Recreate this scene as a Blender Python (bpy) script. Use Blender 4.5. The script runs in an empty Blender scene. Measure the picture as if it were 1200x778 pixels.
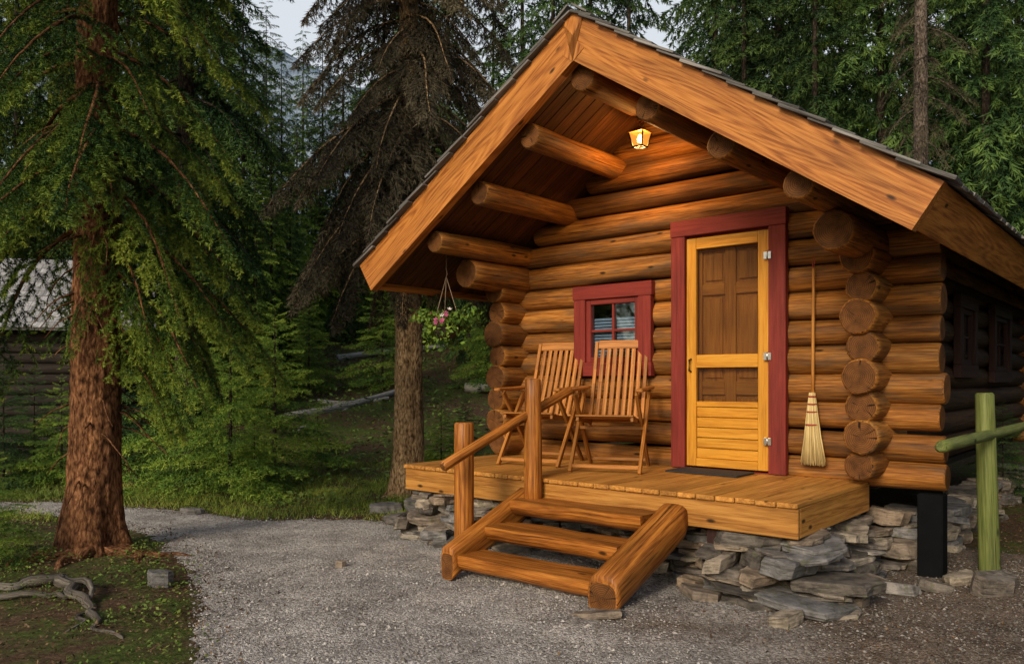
import bpy, bmesh, math, random
import numpy as np
from mathutils import Matrix, Vector, noise as mn
random.seed(11)
rng = np.random.default_rng(11)
S = bpy.context.scene
COL = S.collection
R = math.radians
F, HZ, H = 935.0, 445.0, 1.43
A_ = R(40.3)
P0 = Vector((1.79, 4.965, 0))
CAB = Matrix.Translation(P0) @ Matrix.Rotation(-A_, 4, 'Z')
ID = Matrix.Identity(4)
ROOTM = {}

def cw(s, t, z=0): return CAB @ Vector((s, t, z))
def atx(px, Y): return (px - 600) / F * Y

# ------------------------------------------------------------------ objects
def tag(o, label=None, cat=None, group=None, kind=None):
    if label: o['label'] = label
    if cat: o['category'] = cat
    if group: o['group'] = group
    if kind: o['kind'] = kind
    return o

def thing(name, label, cat, loc, rotz=0.0, group=None):
    o = bpy.data.objects.new(name, None)
    COL.objects.link(o)
    o.empty_display_size = .1
    o.location = loc
    o.rotation_euler = (0, 0, rotz)
    ROOTM[o.name] = Matrix.Translation(Vector(loc)) @ Matrix.Rotation(rotz, 4, 'Z')
    return tag(o, label, cat, group)

def dup(root, label, loc, rotz, group=None):
    r = root.copy(); COL.objects.link(r)
    r.location = loc; r.rotation_euler = (0, 0, rotz)
    r['label'] = label
    for ch in list(root.children):
        c = ch.copy(); COL.objects.link(c); c.parent = r
        for g2 in list(ch.children):
            d = g2.copy(); COL.objects.link(d); d.parent = c
    return r

BOXC = {}
def bevbox(L, W, T, b):
    b = min(b, .3 * min(L, W, T))
    k = (round(L, 4), round(W, 4), round(T, 4), round(b, 5))
    if k in BOXC: return BOXC[k]
    bm = bmesh.new()
    bmesh.ops.create_cube(bm, size=1)
    for v in bm.verts: v.co = Vector((v.co.x * L, v.co.y * W, v.co.z * T))
    if b > 0: bmesh.ops.bevel(bm, geom=bm.edges[:], offset=b, segments=1, affect='EDGES')
    bm.verts.index_update()
    r = ([v.co.copy() for v in bm.verts], [[v.index for v in f.verts] for f in bm.faces])
    bm.free()
    BOXC[k] = r
    return r

class MB:
    def __init__(s): s.v = []; s.f = []; s.m = []; s.sm = []; s.lp = []; s.sd = []
    def add(s, vs, fs, lps, sd, mi=0, smooth=True):
        o = len(s.v)
        s.v += [tuple(p) for p in vs]; s.lp += [tuple(p) for p in lps]; s.sd += [sd] * len(vs)
        for f in fs:
            s.f.append([i + o for i in f]); s.m.append(mi); s.sm.append(smooth)
    def log(s, p0, p1, r0, r1=None, seg=16, wob=.035, step=.15, mi=0, mie=1, sd=None, chamf=.012, bend=0.0, prof=None):
        p0 = Vector(p0); p1 = Vector(p1); r1 = r0 if r1 is None else r1
        sd = random.random() if sd is None else sd
        d = p1 - p0; L = d.length; d /= L
        a = Vector((0, 0, 1)) if abs(d.z) < .9 else Vector((1, 0, 0))
        e1 = d.cross(a).normalized(); e2 = d.cross(e1)
        n = max(2, int(L / step))
        chamf = min(chamf, L * .2)
        st = [(0, chamf)] + [(chamf + (L - 2 * chamf) * i / n, 0) for i in range(n + 1)] + [(L, chamf)]
        vs = []; lps = []
        bd = random.uniform(0, 6.28)
        for al, c in st:
            t = al / L
            rb = (r0 + (r1 - r0) * t) * (1 + wob * mn.noise(Vector((al * 1.1, sd * 91, 3)))) - c
            off = (e1 * math.cos(bd) + e2 * math.sin(bd)) * (bend * math.sin(math.pi * t))
            for j in range(seg):
                th = 2 * math.pi * j / seg
                rr = rb * (1 + wob * .9 * mn.noise(Vector((math.cos(th) * 1.3 + sd * 40, math.sin(th) * 1.3, al * .9))) + wob * .35 * mn.noise(Vector((math.cos(th) * 3 + sd * 70, math.sin(th) * 3, al * 4))))
                x_, y_ = rr * math.cos(th), rr * math.sin(th)
                if prof:
                    ex = prof[2]; k = 1 / (abs(math.cos(th)) ** ex + abs(math.sin(th)) ** ex) ** (1 / ex)
                    x_ *= k * prof[0]; y_ *= k * prof[1]
                vs.append(p0 + d * al + off + e1 * x_ + e2 * y_)
                lps.append((al + sd * 40, x_, y_))
        fs = []
        for i in range(len(st) - 1):
            for j in range(seg):
                k = (j + 1) % seg
                fs.append([i * seg + j, i * seg + k, (i + 1) * seg + k, (i + 1) * seg + j])
        s.add(vs, fs, lps, sd, mi, True)
        for i in (0, len(st) - 1):
            ring = vs[i * seg:(i + 1) * seg]; rl = lps[i * seg:(i + 1) * seg]
            c = sum(ring, Vector()) / seg
            fan = [[j, (j + 1) % seg, seg] if i else [(j + 1) % seg, j, seg] for j in range(seg)]
            s.add(ring + [c], fan, rl + [(rl[0][0], 0, 0)], sd, mie, False)
    def board(s, c, ax, ay, L, W, T, bev=.004, mi=0, sd=None):
        c = Vector(c); ax = Vector(ax).normalized(); ay = Vector(ay)
        ay = (ay - ax * ay.dot(ax)).normalized(); az = ax.cross(ay)
        sd = random.random() if sd is None else sd
        vs, fs = bevbox(L, W, T, bev)
        s.add([c + ax * v.x + ay * v.y + az * v.z for v in vs], fs, [(v.x + sd * 40, v.y + .03, v.z) for v in vs], sd, mi, False)
    def bar(s, p0, p1, wdir, W, T, bev=.003, mi=0, sd=None):
        p0 = Vector(p0); p1 = Vector(p1)
        s.board((p0 + p1) / 2, p1 - p0, wdir, (p1 - p0).length, W, T, bev, mi, sd)
    def box(s, x0, x1, y0, y1, z0, z1, g='x', bev=.004, mi=0, sd=None):
        c = ((x0 + x1) / 2, (y0 + y1) / 2, (z0 + z1) / 2); dx, dy, dz = x1 - x0, y1 - y0, z1 - z0
        if g == 'x': s.board(c, (1, 0, 0), (0, 1, 0), dx, dy, dz, bev, mi, sd)
        elif g == 'y': s.board(c, (0, 1, 0), (1, 0, 0), dy, dx, dz, bev, mi, sd)
        else: s.board(c, (0, 0, 1), (1, 0, 0), dz, dx, dy, bev, mi, sd)
    def prism(s, poly, t0, t1, gr, mi=0, sd=None):   # poly in (s,z), extruded along t, grain gr in (s,z)
        sd = random.random() if sd is None else sd
        n = len(poly); gx, gz_ = gr
        l = math.hypot(gx, gz_); gx /= l; gz_ /= l
        vs = [(p[0], t0, p[1]) for p in poly] + [(p[0], t1, p[1]) for p in poly]
        lp = [(v[0] * gx + v[2] * gz_ + sd * 40, -v[0] * gz_ + v[2] * gx, v[1]) for v in vs]
        fs = [list(range(n)), list(range(2 * n - 1, n - 1, -1))] + [[i, n + i, n + (i + 1) % n, (i + 1) % n] for i in range(n)]
        for f in fs:
            s.add([vs[i] for i in f], [list(range(len(f)))], [lp[i] for i in f], sd, mi, False)
    def tube(s, pts, rad, seg=8, mi=0, sd=None, rough=0.0):
        sd = random.random() if sd is None else sd
        pts = [Vector(p) for p in pts]; n = len(pts)
        if not hasattr(rad, '__len__'): rad = [rad] * n
        vs = []; lps = []; al = 0
        ref = Vector((.13, .21, .97))
        for i in range(n):
            tg = (pts[min(i + 1, n - 1)] - pts[max(i - 1, 0)]).normalized()
            e1 = tg.cross(ref)
            if e1.length < .05: e1 = tg.cross(Vector((1, 0, 0)))
            e1.normalize(); e2 = tg.cross(e1)
            if i: al += (pts[i] - pts[i - 1]).length
            for j in range(seg):
                th = 2 * math.pi * j / seg
                rr = rad[i] * (1 + rough * mn.noise(Vector((math.cos(th) * 1.6 + sd * 30, math.sin(th) * 1.6, al * 7))))
                vs.append(pts[i] + (e1 * math.cos(th) + e2 * math.sin(th)) * rr)
                lps.append((al + sd * 40, rr * math.cos(th), rr * math.sin(th)))
        fs = [[i * seg + j, i * seg + (j + 1) % seg, (i + 1) * seg + (j + 1) % seg, (i + 1) * seg + j] for i in range(n - 1) for j in range(seg)]
        fs.append(list(range(seg))[::-1]); fs.append([(n - 1) * seg + j for j in range(seg)])
        s.add(vs, fs, lps, sd, mi, True)
    def lathe(s, c, prof, seg=20, mi=0, sd=.5):
        c = Vector(c); vs = []; n = len(prof)
        for r_, z in prof:
            for j in range(seg):
                th = 2 * math.pi * j / seg
                vs.append(c + Vector((r_ * math.cos(th), r_ * math.sin(th), z)))
        fs = [[i * seg + j, i * seg + (j + 1) % seg, (i + 1) * seg + (j + 1) % seg, (i + 1) * seg + j] for i in range(n - 1) for j in range(seg)]
        s.add(vs, fs, [tuple(v - c) for v in vs], sd, mi, True)
    def slab(s, c, L, W, T, rotz=0, tilt=(0, 0), mi=0, n=13, ex=3.0):
        sd = random.random(); c = Vector(c)
        M = Matrix.Rotation(rotz, 3, 'Z') @ Matrix.Rotation(tilt[0], 3, 'X') @ Matrix.Rotation(tilt[1], 3, 'Y')
        vs = []; out = []
        for j in range(n):
            th = 2 * math.pi * (j + random.uniform(-.38, .38)) / n
            cx, sx = math.cos(th), math.sin(th)
            k = 1 / (abs(cx) ** ex + abs(sx) ** ex) ** (1 / ex)
            k *= random.uniform(.76, 1.06)
            out.append((cx * k * L / 2, sx * k * W / 2))
        prof = [(-.5, .88), (-.4, .98), (-.05, 1.0), (.34, .99), (.47, .96), (.5, .92)]
        sk = (random.uniform(-.3, .3), random.uniform(-.3, .3))
        for z, k in prof:
            for (x, y) in out:
                j1 = 1 + random.uniform(-.035, .035)
                vs.append(Vector((x * k * j1 + sk[0] * z * T, y * k * j1 + sk[1] * z * T, z * T + random.uniform(-.06, .06) * T + .07 * T * math.sin(x * 9 + sd * 20))))
        m = len(prof)
        fs = [[i * n + j, i * n + (j + 1) % n, (i + 1) * n + (j + 1) % n, (i + 1) * n + j] for i in range(m - 1) for j in range(n)]
        vs.append(Vector((0, 0, -.5 * T))); vs.append(Vector((0, 0, .5 * T + random.uniform(-.04, .06) * T)))
        fs += [[(j + 1) % n, j, m * n] for j in range(n)] + [[(m - 1) * n + j, (m - 1) * n + (j + 1) % n, m * n + 1] for j in range(n)]
        s.add([c + M @ v for v in vs], fs, [tuple(v + Vector((sd * 40, 0, 0))) for v in vs], sd, mi, False)
    def build(s, name, mats, parent=None, frame=CAB):
        me = bpy.data.meshes.new(name)
        M = frame if parent is None else ROOTM[parent.name].inverted() @ frame
        Mn = np.array(M); V = np.array(s.v) @ Mn[:3, :3].T + Mn[:3, 3]
        me.from_pydata(V.tolist(), [], s.f)
        for m in (mats if isinstance(mats, (list, tuple)) else [mats]): me.materials.append(m)
        me.polygons.foreach_set('material_index', s.m)
        me.polygons.foreach_set('use_smooth', s.sm)
        a = me.attributes.new('lp', 'FLOAT_VECTOR', 'POINT'); a.data.foreach_set('vector', np.array(s.lp, dtype=np.float32).ravel())
        a = me.attributes.new('sd', 'FLOAT', 'POINT'); a.data.foreach_set('value', np.array(s.sd, dtype=np.float32))
        me.update()
        o = bpy.data.objects.new(name, me); COL.objects.link(o)
        if parent is not None:
            o.parent = parent; ROOTM[o.name] = ROOTM[parent.name]
        return o

def tri_data(name, V, tint, mats):
    me = bpy.data.meshes.new(name); n = len(V)
    me.vertices.add(n); me.vertices.foreach_set('co', np.ascontiguousarray(V, dtype=np.float32).ravel())
    me.loops.add(n); me.loops.foreach_set('vertex_index', np.arange(n, dtype=np.int32))
    me.polygons.add(n // 3); me.polygons.foreach_set('loop_start', np.arange(0, n, 3, dtype=np.int32))
    try: me.polygons.foreach_set('loop_total', np.full(n // 3, 3, dtype=np.int32))
    except Exception: pass
    a = me.attributes.new('tint', 'FLOAT', 'POINT'); a.data.foreach_set('value', np.asarray(tint, dtype=np.float32))
    me.update(calc_edges=True); me.validate()
    me.materials.append(mats)
    return me

def link(name, me, parent=None):
    o = bpy.data.objects.new(name, me); COL.objects.link(o)
    if parent is not None:
        o.parent = parent; ROOTM[o.name] = ROOTM[parent.name]
    return o

# ------------------------------------------------------------------ materials
def nd(nt, t, inp=None, **kw):
    n = nt.nodes.new(t)
    for k, v in kw.items(): setattr(n, k, v)
    for k, v in (inp or {}).items():
        if isinstance(v, bpy.types.NodeSocket): nt.links.new(v, n.inputs[k])
        else: n.inputs[k].default_value = v
    return n
def c4(c): return (c[0], c[1], c[2], 1)
def newmat(name):
    m = bpy.data.materials.new(name); m.use_nodes = True; nt = m.node_tree; nt.nodes.clear()
    b = nt.nodes.new('ShaderNodeBsdfPrincipled'); o = nt.nodes.new('ShaderNodeOutputMaterial')
    nt.links.new(b.outputs[0], o.inputs[0])
    return m, nt, b
def ramp(nt, fac, stops):
    n = nt.nodes.new('ShaderNodeValToRGB'); e = n.color_ramp.elements
    while len(e) < len(stops): e.new(.5)
    for el, (p, c) in zip(e, stops):
        el.position = p; el.color = c4(c) if hasattr(c, '__len__') else (c, c, c, 1)
    nt.links.new(fac, n.inputs[0]); return n.outputs[0]
def mapp(nt, vec, sc): return nd(nt, 'ShaderNodeMapping', {'Vector': vec, 'Scale': sc}).outputs[0]
def noi(nt, vec, scale=1, detail=4, dist=0, rough=.55):
    return nd(nt, 'ShaderNodeTexNoise', {'Vector': vec, 'Scale': scale, 'Detail': detail, 'Distortion': dist, 'Roughness': rough}).outputs[0]
def mix(nt, a, b, fac=1.0, mode='MULTIPLY'):
    n = nd(nt, 'ShaderNodeMixRGB', blend_type=mode)
    for i, v in ((0, fac), (1, a), (2, b)):
        if isinstance(v, bpy.types.NodeSocket): nt.links.new(v, n.inputs[i])
        else: n.inputs[i].default_value = v if i == 0 else (c4(v) if hasattr(v, '__len__') else (v, v, v, 1))
    return n.outputs[0]
def mth(nt, op, a, b=None, c=None):
    n = nd(nt, 'ShaderNodeMath', operation=op)
    for i, v in enumerate((a, b, c)):
        if v is None: continue
        if isinstance(v, bpy.types.NodeSocket): nt.links.new(v, n.inputs[i])
        else: n.inputs[i].default_value = v
    return n.outputs[0]
def bmp(nt, b, h, st, dist=.01):
    nt.links.new(nd(nt, 'ShaderNodeBump', {'Height': h, 'Strength': st, 'Distance': dist}).outputs[0], b.inputs['Normal'])
def setin(b, **kw):
    for k, v in kw.items():
        k = k.replace('_', ' ')
        if k in b.inputs: b.inputs[k].default_value = v

def wood(name, dark, mid, light, rough=.5, gs=1.0, bump=.3, check=True, knots=True, var=.3, spec=.25, blot=.65, con=.13, cathedral=0.0, hue=False):
    m, nt, b = newmat(name)
    vec = nd(nt, 'ShaderNodeAttribute', attribute_name='lp').outputs['Vector']
    sd = nd(nt, 'ShaderNodeAttribute', attribute_name='sd').outputs['Fac']
    n1 = noi(nt, mapp(nt, vec, (.9, 30 * gs, 30 * gs)), 2, 5, .5)
    n2 = noi(nt, mapp(nt, vec, (5, 170, 170)), 1.5, 2)
    f = mth(nt, 'ADD', mth(nt, 'MULTIPLY', n1, .62), mth(nt, 'MULTIPLY', n2, .38))
    if cathedral:
        lowf = noi(nt, mapp(nt, vec, (.45, 4.2, 4.2)), 1.0, 1, .2)
        rg_ = mth(nt, 'SINE', mth(nt, 'MULTIPLY', lowf, 120))
        f = mth(nt, 'ADD', f, mth(nt, 'MULTIPLY', rg_, cathedral))
    c = ramp(nt, f, [(.5 - con, dark), (.5, mid), (.5 + con, light)])
    bl = noi(nt, mapp(nt, vec, (.9, 6, 6)), 1.3, 3, .3)
    c = mix(nt, c, ramp(nt, bl, [(.34, blot), (.54, 1.0)]))
    if hue:
        # weathered logs: golden, grey-brown and dark-stained ones side by side, and greyer patches on each
        hs = mth(nt, 'FRACT', mth(nt, 'MULTIPLY', sd, 7.31))
        c = mix(nt, c, ramp(nt, hs, [(0, (.58, .62, .68)), (.35, (1, .95, .9)), (.7, (1.0, 1.1, 1.2)), (1, (.76, .70, .64))]))
        wp = noi(nt, mapp(nt, vec, (1.4, 9, 9)), 1.0, 5, .4, .65)
        c = mix(nt, c, (.10, .066, .038), mth(nt, 'MULTIPLY', ramp(nt, wp, [(.49, 0), (.65, 1)]), .62), 'MIX')
    v = nd(nt, 'ShaderNodeMapRange', {'Value': sd, 'To Min': 1 - var, 'To Max': 1 + var * .5}).outputs[0]
    c = mix(nt, c, v)
    if knots:
        vo = nd(nt, 'ShaderNodeTexVoronoi', {'Vector': mapp(nt, vec, (2.8, 7, 7)), 'Scale': 1.0})
        c = mix(nt, c, ramp(nt, vo.outputs['Distance'], [(.05, .12), (.085, .45), (.12, 1.0)]))
    if check:
        ck = noi(nt, mapp(nt, vec, (.8, 40, 40)), 1, 2)
        ckr = ramp(nt, ck, [(.29, .08), (.34, 1.0)])
        c = mix(nt, c, ckr)
        hh = mth(nt, 'ADD', mth(nt, 'MULTIPLY', n2, .5), ckr)
    else: hh = mth(nt, 'ADD', n2, n1)
    nt.links.new(c, b.inputs['Base Color'])
    nt.links.new(nd(nt, 'ShaderNodeMapRange', {'Value': f, 'To Min': rough + .2, 'To Max': rough - .05}).outputs[0], b.inputs['Roughness'])
    setin(b, Specular_IOR_Level=spec)
    bmp(nt, b, hh, bump, .006)
    return m

def endgrain(name, dark, light):
    m, nt, b = newmat(name)
    vec = nd(nt, 'ShaderNodeAttribute', attribute_name='lp').outputs['Vector']
    sd = nd(nt, 'ShaderNodeAttribute', attribute_name='sd').outputs['Fac']
    sx = nd(nt, 'ShaderNodeSeparateXYZ', {0: vec})
    y, z = sx.outputs[1], sx.outputs[2]
    dist = mth(nt, 'SQRT', mth(nt, 'ADD', mth(nt, 'MULTIPLY', y, y), mth(nt, 'MULTIPLY', z, z)))
    wn = noi(nt, vec, 9, 3)
    ph = mth(nt, 'ADD', mth(nt, 'MULTIPLY', dist, 480), mth(nt, 'MULTIPLY', wn, 9))
    ring = mth(nt, 'SINE', ph)
    c = ramp(nt, mth(nt, 'MULTIPLY_ADD', ring, .3, .5), [(0, dark), (1, light)])
    ang = mth(nt, 'ARCTAN2', y, z)
    cm = nd(nt, 'ShaderNodeCombineXYZ', {0: mth(nt, 'MULTIPLY', ang, 2.6), 1: mth(nt, 'MULTIPLY', dist, 3), 2: mth(nt, 'MULTIPLY', sd, 77)}).outputs[0]
    ck = ramp(nt, noi(nt, cm, 1.6, 2), [(.31, .12), (.365, 1)])
    c = mix(nt, c, ck)
    bl = ramp(nt, noi(nt, vec, 14, 4), [(.3, .55), (.62, 1.08)])
    c = mix(nt, c, bl)
    c = mix(nt, c, nd(nt, 'ShaderNodeMapRange', {'Value': sd, 'To Min': .65, 'To Max': 1.12}).outputs[0])
    nt.links.new(c, b.inputs['Base Color']); setin(b, Roughness=.75, Specular_IOR_Level=.15)
    bmp(nt, b, mth(nt, 'ADD', ck, mth(nt, 'MULTIPLY', ring, .12)), .4, .008)
    return m

def bark(name, dark, mid, light, k=1.0, bump=.9):
    m, nt, b = newmat(name)
    vec = nd(nt, 'ShaderNodeAttribute', attribute_name='lp').outputs['Vector']
    w = nd(nt, 'ShaderNodeVectorMath', {0: vec, 1: nd(nt, 'ShaderNodeVectorMath', {0: nd(nt, 'ShaderNodeTexNoise', {'Vector': vec, 'Scale': 7.0, 'Detail': 3.0}).outputs[1], 'Scale': .09}, operation='SCALE').outputs[0]}, operation='ADD').outputs[0]
    vo = nd(nt, 'ShaderNodeTexVoronoi', {'Vector': mapp(nt, w, (14 * k, 34 * k, 34 * k)), 'Scale': 1.0})
    n1 = noi(nt, mapp(nt, vec, (8, 24, 24)), 2, 7, .3, .65)
    f = mth(nt, 'ADD', mth(nt, 'MULTIPLY', vo.outputs['Distance'], -.55), mth(nt, 'ADD', mth(nt, 'MULTIPLY', n1, 1.2), .2))
    c = ramp(nt, f, [(.25, dark), (.5, mid), (.74, light)])
    c = mix(nt, c, ramp(nt, noi(nt, mapp(nt, vec, (1, 3, 3)), 1.5, 3), [(.3, .55), (.65, 1.2)]))
    nt.links.new(c, b.inputs['Base Color']); setin(b, Roughness=.9, Specular_IOR_Level=.1)
    bmp(nt, b, f, bump, .035)
    return m

def foliage(name, stops, sat=.25, rough=.55):
    m, nt, b = newmat(name)
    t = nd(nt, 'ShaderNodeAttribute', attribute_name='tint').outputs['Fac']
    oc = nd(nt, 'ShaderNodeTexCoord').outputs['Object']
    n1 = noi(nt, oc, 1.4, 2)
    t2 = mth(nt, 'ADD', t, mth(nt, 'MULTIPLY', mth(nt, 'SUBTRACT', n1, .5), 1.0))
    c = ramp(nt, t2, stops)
    rnd = nd(nt, 'ShaderNodeObjectInfo').outputs['Random']
    c = mix(nt, c, nd(nt, 'ShaderNodeMapRange', {'Value': rnd, 'To Min': 1 - sat, 'To Max': 1 + sat}).outputs[0])
    nt.links.new(c, b.inputs['Base Color']); setin(b, Roughness=rough, Specular_IOR_Level=.12)
    return m

def plain(name, col, rough=.5, metal=0, nscale=20, amp=.25, spec=.4):
    m, nt, b = newmat(name)
    oc = nd(nt, 'ShaderNodeTexCoord').outputs['Object']
    n = noi(nt, oc, nscale, 5)
    c = mix(nt, col, ramp(nt, n, [(.3, 1 - amp), (.7, 1 + amp * .5)]))
    nt.links.new(c, b.inputs['Base Color']); setin(b, Roughness=rough, Metallic=metal, Specular_IOR_Level=spec)
    bmp(nt, b, n, .1, .003)
    return m

M_log = wood('log_wood', (.08, .027, .0055), (.31, .115, .018), (.50, .225, .043), .6, 1, .75, blot=.5, var=.38, con=.14, hue=True)
M_side_shade = wood('shaded_side_log_wood', (.02, .010, .005), (.045, .022, .009), (.08, .038, .015), .65, 1, .5, blot=.5, var=.4)  # log wood darkened: the side wall's shade is put into its colour
M_end = endgrain('log_end', (.07, .025, .007), (.185, .075, .02))
M_barge = wood('barge_wood', (.25, .075, .013), (.43, .155, .028), (.55, .22, .046), .45, .8, .25, check=False, knots=True, var=.1, blot=.75, cathedral=.065)
M_deck = wood('deck_wood', (.27, .10, .018), (.48, .21, .04), (.62, .30, .07), .42, .8, .25, knots=True, check=False, var=.28, blot=.75)
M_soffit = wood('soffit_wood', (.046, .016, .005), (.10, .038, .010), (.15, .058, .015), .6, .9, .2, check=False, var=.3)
M_step = wood('step_wood', (.11, .032, .005), (.33, .11, .016), (.50, .20, .035), .38, .8, .4, check=True, var=.2, blot=.5)
M_yellow = wood('door_wood', (.40, .155, .012), (.57, .25, .022), (.65, .32, .04), .4, .7, .15, check=False, knots=False, var=.12, blot=.85)
M_inner = wood('inner_door_wood', (.32, .105, .015), (.52, .19, .028), (.6, .25, .042), .4, .7, .15, check=False, knots=False, var=.05, blot=.85)
M_red = wood('red_paint', (.14, .017, .012), (.19, .024, .016), (.23, .033, .023), .55, .6, .2, check=False, knots=False, var=.12, blot=.75)
M_shade_post_red = wood('shaded_trim_and_post_red', (.018, .007, .006), (.027, .010, .008), (.04, .014, .011), .6, .6, .2, check=False, knots=False, var=.12, blot=.7)  # trim red with side-wall shade painted in; the dark deck post shares it
M_chair = wood('chair_wood', (.20, .068, .012), (.38, .145, .026), (.50, .215, .045), .42, 1, .2, check=False, knots=False, var=.25)
M_green = wood('green_paint', (.07, .085, .02), (.13, .155, .038), (.20, .22, .07), .6, .8, .4, check=True, knots=True, var=.1, blot=.65)
M_shake = wood('grey_shake', (.07, .066, .06), (.16, .15, .14), (.26, .25, .235), .85, .8, .4, knots=False, var=.45)
M_shake2 = wood('pale_shake', (.18, .18, .185), (.34, .34, .345), (.46, .46, .46), .85, .8, .4, knots=False, var=.35)
M_gray = wood('weathered_wood', (.14, .13, .115), (.30, .28, .25), (.46, .44, .4), .85, 1, .5, knots=False, var=.2)
M_root = wood('dead_root_wood', (.035, .028, .022), (.10, .085, .068), (.21, .185, .15), .85, 1, .6, knots=False, var=.2)
M_darkwood = wood('dark_wood', (.012, .009, .007), (.025, .019, .015), (.045, .034, .026), .8, 1, .3, var=.2)
M_bark1 = bark('spruce_bark', (.030, .013, .006), (.15, .064, .028), (.30, .145, .066), 1.0)
M_bark2 = bark('pale_bark', (.085, .05, .024), (.34, .215, .105), (.54, .38, .215), 1.2)
M_bark3 = bark('dark_bark', (.012, .009, .007), (.034, .026, .019), (.07, .053, .04), .8)
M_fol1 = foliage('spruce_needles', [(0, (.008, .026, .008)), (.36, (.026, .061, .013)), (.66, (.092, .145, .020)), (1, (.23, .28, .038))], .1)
M_fol2 = foliage('dark_needles', [(0, (.011, .028, .012)), (.4, (.036, .074, .022)), (1, (.11, .175, .04))], .3)
M_fol2b = foliage('deep_needles', [(0, (.008, .025, .009)), (.4, (.024, .060, .016)), (1, (.085, .14, .03))], .1)
M_fol3 = foliage('light_needles', [(0, (.04, .085, .018)), (.45, (.125, .215, .030)), (1, (.30, .39, .055))], .2)
M_dead = foliage('dead_needles', [(0, (.019, .016, .010)), (.5, (.064, .053, .033)), (1, (.14, .118, .072))], .1, .8)
M_grass = foliage('grass_blades', [(0, (.055, .07, .016)), (.5, (.14, .19, .03)), (1, (.30, .33, .06))], .1)
M_cover = foliage('cover_leaves', [(0, (.03, .05, .012)), (.5, (.08, .125, .022)), (1, (.18, .22, .042))], .1)
M_under = foliage('undergrowth_leaves', [(0, (.03, .058, .016)), (.5, (.09, .15, .028)), (1, (.2, .26, .06))], .1)
M_litter = foliage('litter', [(0, (.03, .018, .01)), (.5, (.095, .055, .03)), (1, (.19, .125, .07))], .1, .9)
M_petal1 = plain('pink_petal', (.36, .05, .15), .5, 0, 30)
M_petal2 = plain('white_petal', (.66, .6, .58), .5, 0, 30)
M_steel = plain('steel', (.6, .6, .6), .3, 1)
M_iron = plain('black_iron', (.02, .018, .016), .5, .6)
M_wire = plain('rusty_wire', (.22, .16, .11), .6, .2)
M_brass = plain('brass', (.5, .26, .06), .35, .8)
M_mat = plain('rubber_mat', (.022, .022, .024), .8, 0, 120, .6)
M_straw = wood('straw', (.40, .28, .10), (.62, .47, .20), (.74, .60, .32), .7, 1, .2, check=False, knots=False, var=.3)
M_string = plain('string', (.3, .04, .03), .8)
M_blind = plain('blind', (.78, .8, .84), .6)
M_pot = plain('pot', (.05, .04, .025), .9, 0, 40, .5)
M_tar = plain('tar_board', (.006, .0065, .007), .95, 0, 8, .25, .05)

def mk_pane():
    m = bpy.data.materials.new('window_glass'); m.use_nodes = True; nt = m.node_tree; nt.nodes.clear()
    o = nt.nodes.new('ShaderNodeOutputMaterial')
    a = nd(nt, 'ShaderNodeBsdfTransparent', {0: (.72, .8, .86, 1)}); g_ = nd(nt, 'ShaderNodeBsdfGlossy', {0: (.8, .9, 1, 1), 'Roughness': .04})
    x = nd(nt, 'ShaderNodeMixShader', {0: .2, 1: a.outputs[0], 2: g_.outputs[0]}); nt.links.new(x.outputs[0], o.inputs[0]); return m
def mk_screen():
    m = bpy.data.materials.new('fly_screen'); m.use_nodes = True; nt = m.node_tree; nt.nodes.clear()
    o = nt.nodes.new('ShaderNodeOutputMaterial')
    oc = nd(nt, 'ShaderNodeTexCoord').outputs['Object']
    f = nd(nt, 'ShaderNodeMapRange', {'Value': noi(nt, oc, 3, 2), 'To Min': .2, 'To Max': .36}).outputs[0]
    a = nd(nt, 'ShaderNodeBsdfTransparent'); g_ = nd(nt, 'ShaderNodeBsdfDiffuse', {0: (.022, .02, .017, 1)})
    x = nd(nt, 'ShaderNodeMixShader', {0: f, 1: a.outputs[0], 2: g_.outputs[0]}); nt.links.new(x.outputs[0], o.inputs[0]); return m
def mk_lampglass():
    m = bpy.data.materials.new('lamp_glass'); m.use_nodes = True; nt = m.node_tree; nt.nodes.clear()
    o = nt.nodes.new('ShaderNodeOutputMaterial')
    a = nd(nt, 'ShaderNodeBsdfTransparent', {0: (1, .8, .5, 1)})
    g_ = nd(nt, 'ShaderNodeEmission', {0: (1, .36, .05, 1), 1: 1.3})
    x = nd(nt, 'ShaderNodeMixShader', {0: .6, 1: a.outputs[0], 2: g_.outputs[0]}); nt.links.new(x.outputs[0], o.inputs[0]); return m
def mk_bulb():
    m, nt, b = newmat('bulb_glow'); setin(b, Emission_Color=(1, .75, .38, 1), Emission_Strength=24.0); return m
M_pane, M_screen, M_lampglass, M_bulb = mk_pane(), mk_screen(), mk_lampglass(), mk_bulb()

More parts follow.
